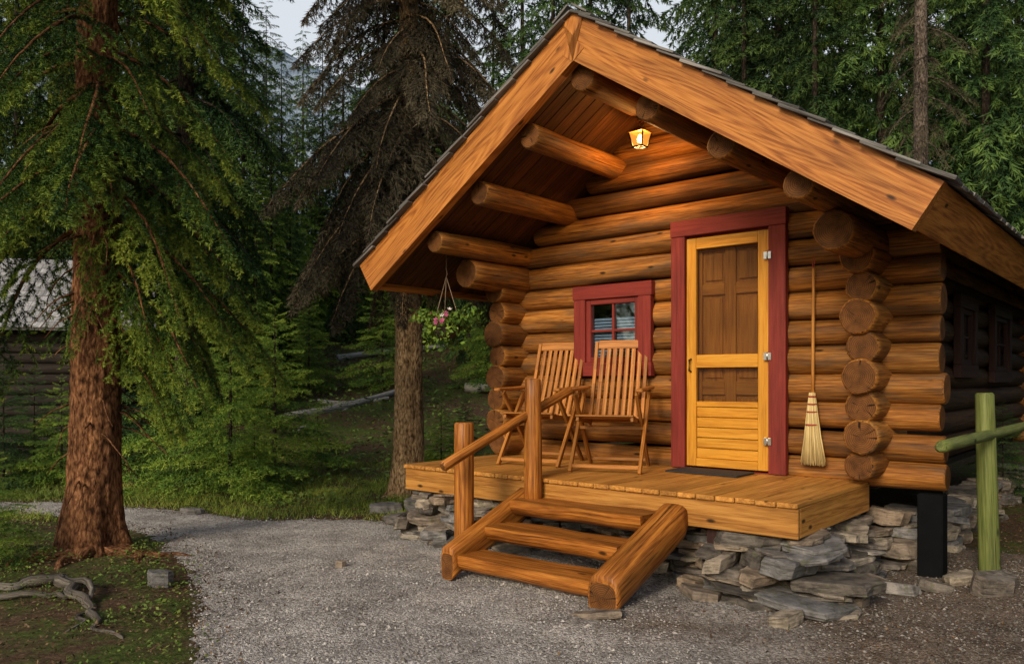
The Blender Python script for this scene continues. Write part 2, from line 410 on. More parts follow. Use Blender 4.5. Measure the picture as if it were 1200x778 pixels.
def mk_stone():
    m, nt, b = newmat('field_stone')
    vec = nd(nt, 'ShaderNodeAttribute', attribute_name='lp').outputs['Vector']
    sd = nd(nt, 'ShaderNodeAttribute', attribute_name='sd').outputs['Fac']
    base = ramp(nt, sd, [(0, (.07, .062, .054)), (.22, (.19, .162, .135)), (.4, (.27, .20, .14)), (.58, (.125, .12, .115)), (.75, (.21, .20, .195)), (.88, (.34, .285, .215)), (1, (.18, .15, .12))])
    n1 = noi(nt, vec, 9, 8, .3, .68)
    c = mix(nt, base, ramp(nt, n1, [(.3, .3), (.5, .95), (.72, 1.45)]))
    n2 = noi(nt, mapp(nt, vec, (4, 4, 30)), 2, 5)
    c = mix(nt, c, ramp(nt, n2, [(.35, .55), (.55, 1.05)]))
    li = ramp(nt, noi(nt, vec, 16, 4), [(.58, 0), (.66, 1)])
    c = mix(nt, c, (.10, .105, .05), mth(nt, 'MULTIPLY', li, .5), 'MIX')
    nt.links.new(c, b.inputs['Base Color']); setin(b, Roughness=.88, Specular_IOR_Level=.2)
    bmp(nt, b, mth(nt, 'ADD', n1, mth(nt, 'MULTIPLY', n2, .6)), .9, .025)
    return m
M_stone = mk_stone()

def mk_gravel():
    m, nt, b = newmat('gravel')
    oc = nd(nt, 'ShaderNodeTexCoord').outputs['Object']
    v1 = nd(nt, 'ShaderNodeTexVoronoi', {'Vector': oc, 'Scale': 62.0})
    v2 = nd(nt, 'ShaderNodeTexVoronoi', {'Vector': oc, 'Scale': 150.0})
    g1 = nd(nt, 'ShaderNodeRGBToBW', {0: v1.outputs['Color']}).outputs[0]
    g2 = nd(nt, 'ShaderNodeRGBToBW', {0: v2.outputs['Color']}).outputs[0]
    big = noi(nt, oc, .6, 5, .4); med = noi(nt, oc, 2.6, 6, .3, .65)
    sx = nd(nt, 'ShaderNodeSeparateXYZ', {0: oc})
    e = mth(nt, 'ADD', mth(nt, 'MULTIPLY', sx.outputs[0], .30), mth(nt, 'MULTIPLY', mth(nt, 'SUBTRACT', big, .5), 1.8))
    ef = ramp(nt, e, [(.08, 0), (.5, 1)])
    grey = ramp(nt, mth(nt, 'ADD', mth(nt, 'MULTIPLY', g1, .55), mth(nt, 'MULTIPLY', g2, .45)), [(.15, (.16, .145, .13)), (.5, (.39, .36, .33)), (.85, (.66, .62, .58))])
    brn = ramp(nt, mth(nt, 'ADD', mth(nt, 'MULTIPLY', g1, .4), mth(nt, 'MULTIPLY', g2, .6)), [(.15, (.06, .042, .029)), (.55, (.165, .122, .09)), (.85, (.33, .27, .22))])
    c = mix(nt, grey, brn, ef, 'MIX')
    c = mix(nt, c, ramp(nt, med, [(.3, .5), (.6, 1.05)]))
    nt.links.new(c, b.inputs['Base Color']); setin(b, Roughness=.9, Specular_IOR_Level=.15)
    h = mth(nt, 'ADD', mth(nt, 'MULTIPLY', v1.outputs['Distance'], -1.0), mth(nt, 'MULTIPLY', v2.outputs['Distance'], -.6))
    bmp(nt, b, h, .9, .014)
    return m
def mk_ground():
    m, nt, b = newmat('forest_floor')
    oc = nd(nt, 'ShaderNodeTexCoord').outputs['Object']
    a = noi(nt, oc, 26, 8, 0, .7); bg = noi(nt, oc, .9, 5, .5); md = noi(nt, oc, 5, 5)
    soil = ramp(nt, a, [(.3, (.028, .017, .010)), (.52, (.088, .053, .031)), (.75, (.19, .13, .08))])
    moss = ramp(nt, a, [(.3, (.024, .038, .009)), (.6, (.08, .105, .022)), (.8, (.15, .18, .042))])
    f = ramp(nt, mth(nt, 'ADD', mth(nt, 'MULTIPLY', bg, .55), mth(nt, 'MULTIPLY', md, .45)), [(.45, 0), (.57, 1)])
    c = mix(nt, soil, moss, f, 'MIX')
    nt.links.new(c, b.inputs['Base Color']); setin(b, Roughness=.95, Specular_IOR_Level=.1)
    bmp(nt, b, mth(nt, 'ADD', a, md), .8, .03)
    return m
def mk_mountain():
    m, nt, b = newmat('hazy_mountain_rock')
    oc = nd(nt, 'ShaderNodeTexCoord').outputs['Object']
    n = noi(nt, mapp(nt, oc, (1, 1, 2.2)), .03, 8, .6, .65)
    c = ramp(nt, n, [(.3, (.15, .21, .29)), (.5, (.24, .31, .40)), (.66, (.33, .40, .48)), (.78, (.48, .54, .62))])  # blue aerial haze is mixed into the rock colour
    nt.links.new(c, b.inputs['Base Color']); setin(b, Roughness=1, Specular_IOR_Level=0)
    bmp(nt, b, n, 1, 8)
    return m
M_gravel, M_ground, M_mount = mk_gravel(), mk_ground(), mk_mountain()

# ------------------------------------------------------------------ terrain
def gz(x, y):
    x = np.asarray(x, float); y = np.asarray(y, float)
    h = .2 * np.logaddexp(0, (y - 11.8) * 1.1) / 1.1
    h = 18 * np.tanh(h / 18)
    h = h + .02 * np.sin(1.7 * x + .3) * np.sin(1.3 * y) + .012 * np.sin(4.1 * x + 1.1 * y)
    l = np.clip((-2.2 - x) / 1.5, 0, 1) * np.clip((8 - y) / 1.5, 0, 1)
    h = h + .05 * l * (1 + .5 * np.sin(2.3 * x) * np.sin(2.9 * y + 1))
    return h
def gzf(x, y): return float(gz(x, y))

def grid_mesh(name, xs, ys, zf, mat, keep=None):
    X, Y = np.meshgrid(xs, ys); Z = zf(X, Y)
    nx, ny = len(xs), len(ys)
    idx = np.arange(nx * ny).reshape(ny, nx)
    q = np.stack([idx[:-1, :-1], idx[:-1, 1:], idx[1:, 1:], idx[1:, :-1]], -1).reshape(-1, 4)
    if keep is not None:
        k = keep.ravel()[q].any(1); q = q[k]
    me = bpy.data.meshes.new(name)
    me.from_pydata(np.stack([X, Y, Z], -1).reshape(-1, 3).tolist(), [], q.tolist())
    me.polygons.foreach_set('use_smooth', [True] * len(q)); me.materials.append(mat); me.update()
    return link(name, me)
xs = np.concatenate([np.linspace(-420, -40, 14), np.linspace(-36, -12, 16), np.arange(-11.5, 11.5, .14), np.linspace(12, 36, 16), np.linspace(40, 420, 14)])
ys = np.concatenate([np.linspace(-120, -8, 10), np.linspace(-6, 2, 10), np.arange(2.2, 14, .12), np.linspace(14.2, 45, 40), np.linspace(50, 420, 16)])
tag(grid_mesh('ground', xs, ys, gz, M_ground), kind='structure')

POLY = np.array([(-1.25, -3), (-1.3, 2.5), (-1.52, 4.0), (-1.95, 5.2), (-2.5, 6.25), (-3.4, 7.45), (-4.4, 8.05), (-5.6, 8.45), (-9.5, 9.2), (-9.5, 10.2), (-6, 9.4), (-4.1, 8.8), (-2.66, 8.35), (-1.54, 8.05), (-.9, 7.75), (.3, 8.6), (2.2, 8.2), (3.6, 7.2), (4.6, 6.1), (9, 5.4), (9, -3)])
def sdist(x, y):
    x = np.asarray(x, float); y = np.asarray(y, float)
    d = np.full(x.shape, 1e9); ins = np.zeros(x.shape, bool); n = len(POLY)
    for i in range(n):
        a = POLY[i]; b = POLY[(i + 1) % n]; e = b - a
        t = np.clip(((x - a[0]) * e[0] + (y - a[1]) * e[1]) / (e @ e), 0, 1)
        d = np.minimum(d, np.hypot(x - a[0] - t * e[0], y - a[1] - t * e[1]))
        c = (a[1] > y) != (b[1] > y)
        with np.errstate(divide='ignore', invalid='ignore'):
            xi = a[0] + (y - a[1]) / (e[1] if e[1] else 1e-9) * e[0]
        ins ^= c & (x < xi)
    s_ = np.where(ins, d, -d)
    return s_ + .07 * np.sin(2.1 * x + 1.2 * y) + .04 * np.sin(5.1 * x + 2 * y) * np.sin(4.3 * y - x)
px_ = np.arange(-9.6, 9, .06); py_ = np.arange(-2.5, 10.4, .06)
PX, PY = np.meshgrid(px_, py_); SD = sdist(PX, PY)
def pathz(X, Y):
    fine = .006 * np.sin(23 * X + 3 * Y) * np.sin(19 * Y - 5 * X) + .005 * np.sin(41 * X) * np.sin(37 * Y + 9 * X) + .004 * np.sin(9 * X + 2) * np.sin(8 * Y)
    return gz(X, Y) + np.clip(sdist(X, Y) * .10, -.02, .02) + fine * .7
tag(grid_mesh('path', px_, py_, pathz, M_gravel, SD > -.22), kind='structure')

# mountain
def mtz(X, Y):
    prof = np.interp(X / 420, [-1.2, -.6, -.42, -.33, -.26, -.2, -.1, 0, .1, .2, .35, .7, 1.2], [.42, .5, .52, .455, .425, .40, .36, .33, .36, .40, .36, .34, .3])
    r = np.clip(1 - np.abs(Y - 430) / 130, 0, 1)
    o = np.zeros_like(X)
    for i in range(X.shape[0]):
        for j in range(X.shape[1]):
            o[i, j] = mn.fractal(Vector((X[i, j] * .02, Y[i, j] * .02, 0)), 1.0, 2.0, 5)
    return prof * 420 * r ** .8 + o * 22 * r - 6
tag(grid_mesh('mountain', np.linspace(-520, 520, 130), np.linspace(300, 560, 34), mtz, M_mount), kind='structure')

# ------------------------------------------------------------------ log cabin
RZ = -A_
cabin = thing('log_cabin', 'honey coloured log cabin with gabled porch, red trim and shake roof', 'cabin', cw(-1.74, 4.5, 0), RZ)
def frame_at(name, label, cat, s, t, z, group=None): return thing(name, label, cat, cw(s, t, z), RZ, group)

SR, ZR, SLOPE = -1.715, 4.21, .665
TH = math.atan(SLOPE); CT, ST = math.cos(TH), math.sin(TH)
LS = 2.53 / CT
def rp(side, l, dep): return (SR + side * (CT * l - ST * dep), ZR - ST * l - CT * dep)
TB = 8.7
DO = (-1.52, -.74, .6, 2.70); WO = (-2.59, -1.95, 1.58, 2.22)
wm = MB()
z = .715
while z < 3.85:
    r_ = random.uniform(.102, .111)
    half = (3.92 - z) / SLOPE
    x0, x1 = (-3.78 + random.uniform(-.05, .04), .5 + random.uniform(-.02, .02)) if z < 2.42 else (SR - half, SR + half)
    cuts = []
    for o in (DO, WO):
        if o[2] < z + .06 and z - .06 < o[3]: cuts.append((o[0], o[1]))
    cuts.sort(); segs = []; a = x0
    for c0, c1 in cuts: segs.append((a, c0)); a = c1
    segs.append((a, x1))
    sd = random.random()
    for a, b in segs: wm.log((a, 1.5 + random.uniform(-.016, .016), z), (b, 1.5, z + random.uniform(-.01, .01)), r_, r_ * random.uniform(.94, 1.06), sd=sd, step=.08, seg=24, wob=.09)
    z += .218
wm.build('front_wall', [M_log, M_end], cabin)
for sx in (.03, -3.48):
    wm = MB(); z = .80; k = 0
    while z < 2.4:
        big = k % 2 == 1
        r_ = (.126 if big else .113) + random.uniform(-.005, .005)
        t0 = (1.06 if big else 1.10) + random.uniform(-.025, .025)
        jx = random.uniform(-.02, .02)
        sd = random.random()
        wm.log((sx + jx, t0, z), (sx, 1.9, z), r_, .118, step=.06, seg=28, wob=.1, sd=sd)
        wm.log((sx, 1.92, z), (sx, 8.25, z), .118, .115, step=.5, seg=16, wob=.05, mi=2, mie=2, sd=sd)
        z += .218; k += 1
    wm.build('side_wall', [M_log, M_end, M_side_shade], cabin)
wm = MB(); z = .7
while z < 3.8:
    half = min(1.95, (3.92 - z) / SLOPE)
    wm.log((SR - half, 8.0, z), (SR + half, 8.0, z), .118, step=.5); z += .218
wm.build('back_wall', [M_log, M_end], cabin)
f_ = MB(); f_.box(-3.45, 0, 1.62, 7.9, .58, .64, 'x'); f_.build('floor', M_darkwood, cabin)
def zpur(d): return ZR - SLOPE * d - .352 / CT
pm = MB(); pm.log((SR, .09, 3.765), (SR, 8.3, 3.765), .115, step=.15, bend=.02, wob=.08); pm.build('ridge_purlin', [M_log, M_end], cabin)
for sgn in (-1, 1):
    for d, t0 in ((.55, .10), (1.12, .12), (1.66, .10)):
        pm = MB(); pm.log((SR + sgn * d, t0 + random.uniform(-.02, .03), zpur(d)), (SR + sgn * d, 8.3, zpur(d)), .105, .10, step=.15, bend=.02, wob=.08); pm.build('purlin', [M_log, M_end], cabin)
    pm = MB(); pm.log((SR + sgn * 1.72, .60, 2.45), (SR + sgn * 1.74, 8.3, 2.45), .142, .135, step=.15, wob=.09); pm.build('plate_log', [M_log, M_end], cabin)
rf = MB()
for sd_ in (1, -1):
    rf.prism([rp(sd_, 0, .04), rp(sd_, LS - .05, .04), rp(sd_, LS - .05, .2), (SR, ZR - .2 / CT)][::sd_], .06, TB, (sd_ * CT, -ST))
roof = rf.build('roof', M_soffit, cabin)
sf = MB()
for sd_ in (1, -1):
    t = .062
    while t < TB:
        w = .135; a = rp(sd_, .02 + .24 * ST / CT, .222); b = rp(sd_, LS - .05, .222)
        sf.bar((a[0], t + w / 2, a[1]), (b[0], t + w / 2, b[1]), (0, 1, 0), w - .006, .03, .004); t += w
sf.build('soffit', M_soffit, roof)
sh = MB()
for sd_ in (1, -1):
    nco = 15
    for c in range(nco):
        l0 = LS + .05 - c * (LS + .04) / nco
        t = -.07 + random.uniform(-.03, 0)
        while t < TB + .05:
            w = random.uniform(.1, .2); ln = .34 + random.uniform(-.015, .03); l1 = max(.0, l0 - ln)
            a = rp(sd_, l0 + random.uniform(-.012, .015), -.026 - random.uniform(0, .01)); b = rp(sd_, l1, -.004)
            sh.bar((a[0], t + w / 2, a[1]), (b[0], t + w / 2, b[1]), (0, 1, 0), w - .008, random.uniform(.014, .024), .002); t += w
sh.build('shingles', M_shake, roof)
cp = MB()
for sd_ in (1, -1):
    t = -.08
    while t < TB:
        a = rp(sd_, -.01, -.05); b = rp(sd_, .16, -.045); cp.bar((a[0], t + .15, a[1]), (b[0], t + .15, b[1]), (0, 1, 0), .31, .016, .002); t += .3
cp.build('ridge_cap', M_shake, roof)
for sd_ in (1, -1):
    b = MB(); b.prism([(SR, ZR), rp(sd_, LS, 0), rp(sd_, LS, .30), (SR, ZR - .30 / CT)][::sd_], -.03, .055, (sd_ * CT, -ST)); b.build('barge_board', M_barge, cabin)
    p = [rp(sd_, LS - .05, 0.0), rp(sd_, LS, .29)]
    vs0 = MB(); mx, mz = (p[0][0] + p[1][0]) / 2, (p[0][1] + p[1][1]) / 2
    vs0.bar((mx, .06, mz), (mx, TB, mz), (sd_ * ST, 0, CT), .285, .045, .004)
    vs0.build('eave_board', M_barge, cabin)
b = MB(); l_ = .11
b.prism([(SR, ZR + .004), rp(1, l_, -.003), rp(1, l_ - .03, .30), (SR, ZR - .31 / CT), rp(-1, l_ - .03, .30), rp(-1, l_, -.003)], -.036, -.0305, (.3, 1)); b.build('apex_plate', M_barge, cabin)

# door
b = MB()
b.box(-1.64, -1.508, 1.335, 1.40, .665, 2.678, 'z'); b.box(-.755, -.612, 1.335, 1.40, .665, 2.678, 'z'); b.box(-1.645, -.607, 1.330, 1.40, 2.680, 2.818, 'x')
b.build('door_trim', M_red, cabin)
b = MB()
b.box(-1.54, -1.506, 1.402, 1.62, .665, 2.69, 'z'); b.box(-.757, -.725, 1.402, 1.62, .665, 2.69, 'z'); b.box(-1.505, -.758, 1.402, 1.62, 2.66, 2.69, 'x'); b.box(-1.54, -.72, 1.36, 1.63, .635, .668, 'x')
b.build('door_jamb', M_red, cabin)
idr = MB()
dx0, dx1, dz0, dz1, dt = -1.503, -.760, .672, 2.655, 1.445
idr.box(dx0, dx1, dt + .02, dt + .05, dz0, dz1, 'z')
xm = (dx0 + dx1) / 2
for (a, c) in ((dx0, dx0 + .11), (dx1 - .11, dx1), (xm - .05, xm + .05)): idr.box(a, c, dt - .006, dt + .0195, dz0, dz1, 'z', .006)
rows = [(dz0, dz0 + .2), (1.30, 1.42), (2.16, 2.26), (dz1 - .11, dz1)]
for a, c in rows: idr.box(dx0 + .111, xm - .0505, dt - .006, dt + .0195, a, c, 'x', .006); idr.box(xm + .0505, dx1 - .111, dt - .006, dt + .0195, a, c, 'x', .006)
for i in range(3):
    for (a, c) in ((dx0 + .135, xm - .075), (xm + .075, dx1 - .135)):
        idr.box(a, c, dt + .004, dt + .0198, rows[i][1] + .025, rows[i + 1][0] - .025, 'z', .008)
idr.build('door', M_inner, cabin)
sdm = MB(); t0, t1 = 1.362, 1.400
X0, X1 = -1.502, -.762
sdm.box(X0, X0 + .092, t0, t1, .685, 2.655, 'z'); sdm.box(X1 - .092, X1, t0, t1, .685, 2.655, 'z')
for a, c in ((2.56, 2.655), (1.535, 1.645), (.685, .755)): sdm.box(X0 + .0925, X1 - .0925, t0, t1, a, c, 'x')
sdm.box(X0 + .0925, X1 - .0925, t0 + .004, t1, 1.20, 1.245, 'x')
sdoor = sdm.build('screen_door', M_yellow, cabin)
b = MB()
for i in range(5): b.box(X0 + .0927, X1 - .0927, t0 + .012, t1 - .008, .757 + i * .0885, .757 + (i + 1) * .0885 - .005, 'x', .006)
b.build('lower_panel', M_yellow, sdoor)
for a, c in ((1.647, 2.558), (1.247, 1.533)):
    b = MB(); b.box(X0 + .094, X1 - .094, 1.384, 1.3855, a, c, 'x', 0); b.build('fly_screen', M_screen, sdoor)
for zz in (2.44, 1.62, .93):
    b = MB(); b.box(X1 - .03, X1 + .035, 1.324, 1.334, zz - .03, zz + .03, 'z', .002); b.log((X1 + .003, 1.322, zz - .035), (X1 + .003, 1.322, zz + .035), .007, seg=8, mie=0, wob=0); b.build('hinge', M_steel, sdoor)
b = MB(); b.tube([(X0 + .045, 1.36, 1.5), (X0 + .045, 1.325, 1.51), (X0 + .045, 1.325, 1.60), (X0 + .045, 1.36, 1.61)], .008); b.build('handle', M_iron, sdoor)

def window(x0, x1, z0, z1, tf, parent, frame=CAB, blind=True, red=None):
    tw = .13; red = red or M_red
    w = MB()
    w.box(x0, x0 + tw, tf - .045, tf + .02, z0 + tw, z1 - tw, 'z'); w.box(x1 - tw, x1, tf - .045, tf + .02, z0 + tw, z1 - tw, 'z')
    w.box(x0 - .012, x1 + .012, tf - .05, tf + .02, z1 - tw + .001, z1, 'x'); w.box(x0 - .008, x1 + .008, tf - .05, tf + .02, z0, z0 + tw - .001, 'x')
    win = w.build('window', red, parent, frame)
    sa = MB(); a0, a1, c0, c1 = x0 + tw, x1 - tw, z0 + tw, z1 - tw
    for q in ((a0, a0 + .05, c0, c1), (a1 - .05, a1, c0, c1)): sa.box(q[0], q[1], tf - .02, tf + .05, q[2], q[3], 'z')
    for q in ((c0, c0 + .05), (c1 - .05, c1)): sa.box(a0 + .051, a1 - .051, tf - .02, tf + .05, q[0], q[1], 'x')
    sa.box((a0 + a1) / 2 - .011, (a0 + a1) / 2 + .011, tf - .005, tf + .045, c0 + .051, c1 - .051, 'z', .002)
    for kx in ((a0 + .051, (a0 + a1) / 2 - .0115), ((a0 + a1) / 2 + .0115, a1 - .051)): sa.box(kx[0], kx[1], tf - .005, tf + .045, (c0 + c1) / 2 - .011, (c0 + c1) / 2 + .011, 'x', .002)
    sa.build('sash', red, win, frame)
    g_ = MB(); g_.box(a0 + .045, a1 - .045, tf + .012, tf + .0135, c0 + .045, c1 - .045, 'x', 0); g_.build('pane', M_pane, win, frame)
    if blind:
        bl = MB(); zz = c0 + .05
        while zz < c0 + (c1 - c0) * .72:
            bl.bar((a0 + .05, tf + .052, zz), (a1 - .045, tf + .052, zz), (0, .45, .9), .023, .0015, 0); zz += .030
        bl.build('blind', M_blind, win, frame)
    return win
window(-2.70, -1.85, 1.465, 2.325, 1.385, cabin)
SIDE = CAB @ Matrix.Translation(Vector((.15, 0, 0))) @ Matrix.Rotation(R(90), 4, 'Z')
window(3.55, 4.35, 1.45, 2.25, -.01, cabin, SIDE, False, M_shade_post_red)
window(5.3, 6.4, 1.4, 2.28, -.01, cabin, SIDE, False, M_shade_post_red)

# porch deck
DL = -3.62
dk = MB(); x = DL; nb = 26; w = -DL / nb
for i in range(nb):
    dk.box(x + .003, x + w - .003, -.035 + random.uniform(-.004, .004), 1.45, .628 + random.uniform(-.001, 0), .66 + random.uniform(-.0015, .0015), 'y', .005); x += w
deck = dk.build('porch_deck', M_deck, cabin)
b = MB(); b.box(DL + .005, -.005, -.012, .03, .435, .626, 'x'); b.build('fascia_board', M_deck, deck)
for xx in (-.045, DL + .005):
    b = MB(); b.box(xx, xx + .04, .031, 1.44, .437, .626, 'y'); b.build('fascia_board', M_deck, deck)
for xx in (-3.1, -2.4, -1.6, -.8):
    b = MB(); b.box(xx - .02, xx + .02, .032, 1.4, .45, .625, 'y'); b.build('joist', M_darkwood, deck)
b = MB(); b.box(.33, .50, 1.42, 1.58, -.05, .6, 'z', .01); b.build('foundation_post', M_tar, cabin)
b = MB(); b.box(-.66, -.56, .06, .16, -.05, .434, 'z', .006); b.build('deck_post', M_shade_post_red, cabin)

# ------------------------------------------------------------------ stones
def stone_stack(name, label, s0, s1, tc, wall_t, zt, along='s', jit=.05, sc=1.0, bulge=.0, Lr=(.14, .52), Tr=(.03, .10), tk=1.0):
    root = frame_at(name, label, 'stone wall', (s0 + s1) / 2 if along == 's' else tc, tc if along == 's' else (s0 + s1) / 2, 0)
    z = -.02; n = 0
    while z < zt - .02:
        T = random.uniform(*Tr) * sc; T = min(T, zt - z)
        if zt - z - T < .035: T = zt - z
        x = s0 + random.uniform(-.14, .02)
        while x < s1 and n < 99:
            L = random.uniform(*Lr) * sc; W = wall_t * random.uniform(.75, 1.2)
            if T > .1: L = max(.16, L * .7)
            Ts = T * random.choice((1, 1, 1, .5, .6, .8))
            kk = bulge * (1 - (z + .02) / zt)
            o = tc + random.uniform(-jit, jit) - (kk if along == 's' else -kk)
            p = (x + L / 2, o, z + Ts / 2 + random.uniform(-.006, .012))
            if along != 's': p = (o, x + L / 2, p[2])
            m = MB(); m.slab(p, L * 1.06, W, Ts * 1.04, (0 if along == 's' else R(90)) + random.uniform(-.45, .45) * tk, (random.uniform(-.14, .14) * tk, random.uniform(-.12, .12) * tk), ex=random.uniform(2.1, 4), n=random.choice((8, 9, 10, 12)))
            m.build('stone', M_stone, root); n += 1
            if Ts < T * .9:
                m = MB(); m.slab((p[0] + random.uniform(-.06, .06) * (along == 's'), p[1] + random.uniform(-.06, .06), z + Ts + (T - Ts) / 2), L * random.uniform(.6, 1), W * .9, (T - Ts) * 1.05, (0 if along == 's' else R(90)) + random.uniform(-.3, .3), (random.uniform(-.1, .1), random.uniform(-.08, .08))); m.build('stone', M_stone, root); n += 1
            x += L * random.uniform(.93, 1.05)
        z += T * .94
    return root
stone_stack('stone_pier', 'dry stacked stone pier under the front right corner of the porch', -.62, .02, .20, .44, .435, bulge=.24, sc=1.1, jit=.09, Lr=(.2, .55), Tr=(.035, .105), tk=1.0)
stone_stack('stone_wall', 'dry stone footing under the right edge of the porch, behind the corner pier', .40, 1.45, -.20, .38, .435, along='t', jit=.07, sc=1.05, bulge=.2, Tr=(.035, .10))
stone_stack('stone_wall', 'recessed dry stone footing under the porch front, behind the steps', -2.5, -.62, .38, .3, .435, jit=.06, sc=.8, bulge=.12)
stone_stack('stone_pier', 'rough stack of flat stones under the left end of the porch deck', DL + .03, -2.5, .18, .34, .43, jit=.1, sc=1.0, bulge=.2, Lr=(.18, .45), Tr=(.06, .12), tk=1.4)
stone_stack('stone_wall', 'shaded stone foundation under the right side wall of the cabin', 1.65, 7.5, .08, .4, .60, along='t', jit=.07, sc=1.35, bulge=.1)

def rock(px, py, L, W, T, label, rot=0, up=.35, tilt=None):
    Y = H * F / (py - HZ); X = atx(px, Y); gg = gzf(X, Y) + .015
    m = MB(); m.slab((X, Y, gg + T * up), L, W, T, rot, tilt or (random.uniform(-.2, .2), random.uniform(-.2, .2)), ex=random.uniform(2.2, 3.2), n=10)
    o = m.build('rock', M_stone, None, ID); tag(o, label, 'rock')
    o.data.transform(Matrix.Translation((-X, -Y, -gg))); o.location = (X, Y, gg)
    return o
rock(188, 690, .17, .13, .11, 'small pale rock at the left edge of the gravel beside the spruce')
rock(1163, 697, .36, .26, .16, 'pale squared rock at the foot of the green post', .3)
rock(900, 706, .50, .3, .07, 'tilted flat slab lying against the base of the corner pier', .2, .8, (.45, .12))
rock(958, 718, .36, .28, .07, 'flat slab on the ground right of the tilted slab at the pier', -.3)
rock(1000, 714, .22, .15, .07, 'small tan rock at the right foot of the corner pier', .1)
rock(918, 733, .24, .18, .08, 'grey block fallen just in front of the corner pier', .4)
rock(702, 726, .34, .2, .04, 'thin slab under the foot of the right step stringer', -.4, .2)
rock(1020, 692, .36, .28, .10, 'broad grey rock beside the right edge of the porch footing', .5)
rock(1055, 694, .28, .2, .08, 'low rock right of the broad grey rock by the foundation', .1)
rock(1095, 690, .26, .2, .07, 'small rock below the black foundation post', -.2)
rock(1125, 684, .3, .2, .08, 'flat rock between the black foundation post and the green post', .2)
rock(812, 690, .24, .16, .07, 'small flat stone between the steps and the corner pier', .2)
rock(842, 692, .2, .16, .10, 'chunky stone just left of the corner pier', -.2)
rock(400, 666, .09, .07, .06, 'lone fist sized stone out on the gravel path')
rock(490, 628, .36, .26, .11, 'pale block below the left end of the porch', .1)
rock(452, 602, .42, .26, .09, 'mossy flat rock at the foot of the pale trunked tree', .2)
rock(524, 640, .28, .2, .10, 'rounded stone left of the handrail post', -.2)
rock(466, 616, .26, .22, .12, 'blocky stone at the far left of the stack under the porch', .6)
rock(225, 603, .26, .18, .06, 'grey stone on the far verge of the path', 0)

# ------------------------------------------------------------------ steps
st = frame_at('porch_steps', 'three log steps between two timber stringers leading up to the porch', 'steps', -1.53, -.45, 0)
for i, (tp, tt) in enumerate(((.175, -.86), (.345, -.57), (.505, -.285))):
    m = MB()
    L0, L1 = -2.13, -.975
    n = 12; prof = []
    w_, th_ = .30, .125
    for j in range(n + 1):
        a = math.pi * j / n
        prof.append((w_ / 2 - w_ / 2 * math.cos(a), -th_ * math.sin(a) ** .6))
    prof = [(0, 0)] + [(.012, .004)] + [(w_ - .012, .004)] + [(w_, 0)] + prof[::-1][1:-1]
    sd = random.random(); stn = 14; vs = []; lp = []
    for q in range(stn + 1):
        x = L0 + (L1 - L0) * q / stn
        for (a, c) in prof:
            wob = .012 * mn.noise(Vector((x * 3, a * 9, c * 9 + i * 7)))
            vs.append((x, tt + a + wob, tp + c + wob * .6)); lp.append((x + sd * 40, a, c))
    npf = len(prof)
    fs = [[q * npf + j, q * npf + (j + 1) % npf, (q + 1) * npf + (j + 1) % npf, (q + 1) * npf + j] for q in range(stn) for j in range(npf)]
    fs += [list(range(npf)), list(range(stn * npf + npf - 1, stn * npf - 1, -1))]
    m.add(vs, fs, lp, sd, 0, False)
    m.build('tread', [M_step, M_end], st)
for sx, rr, pf in ((-.865, .122, (.88, .95, 3.4)), (-2.19, .125, (.48, .85, 5.0))):
    m = MB(); m.log((sx, -.95, .10), (sx, .02, .475), rr, rr, seg=32, step=.08, wob=.05, prof=pf)
    o = m.build('stringer', [M_step, M_end], st)
    for v in o.data.vertices:
        q = CAB.inverted() @ (ROOTM[st.name] @ v.co)
        if q.y < -.80: q.y = max(q.y, -.90)
        if q.y > -.016: q.y = -.016
        q.z = max(q.z, -.03)
        v.co = ROOTM[st.name].inverted() @ (CAB @ q)
hr = frame_at('stair_railing', 'peeled log handrail on two posts at the left of the porch steps', 'railing', -2.2, -.63, 0)
m = MB(); m.log((-2.33, -.58, -.05), (-2.33, -.58, 1.11), .076, .070, seg=18, wob=.08); m.build('post', [M_step, M_end], hr)
m = MB(); m.log((-2.055, -.09, .44), (-2.055, -.09, 1.44), .070, .062, seg=18, wob=.08); m.build('post', [M_step, M_end], hr)
m = MB(); m.log((-2.21, -.93, .81), (-2.02, .36, 1.345), .041, .036, seg=14, wob=.1, bend=.012); m.build('rail', [M_step, M_end], hr)

gp = Vector((3.5, 5.84, 0))
gr = thing('green_railing', 'moss green round post carrying a green pole rail beside the cabin', 'railing', gp, RZ)
m = MB(); m.log((gp.x, gp.y, -.1), (gp.x - .03, gp.y + .02, 1.335), .072, .062, seg=20, wob=.06); m.build('post', [M_green, M_green], gr, ID)
m = MB(); m.log((2.56, 4.76, 1.03), (5.9, 8.5, 1.04), .038, .036, seg=14, wob=.1, bend=.02); m.build('rail', [M_green, M_green], gr, ID)

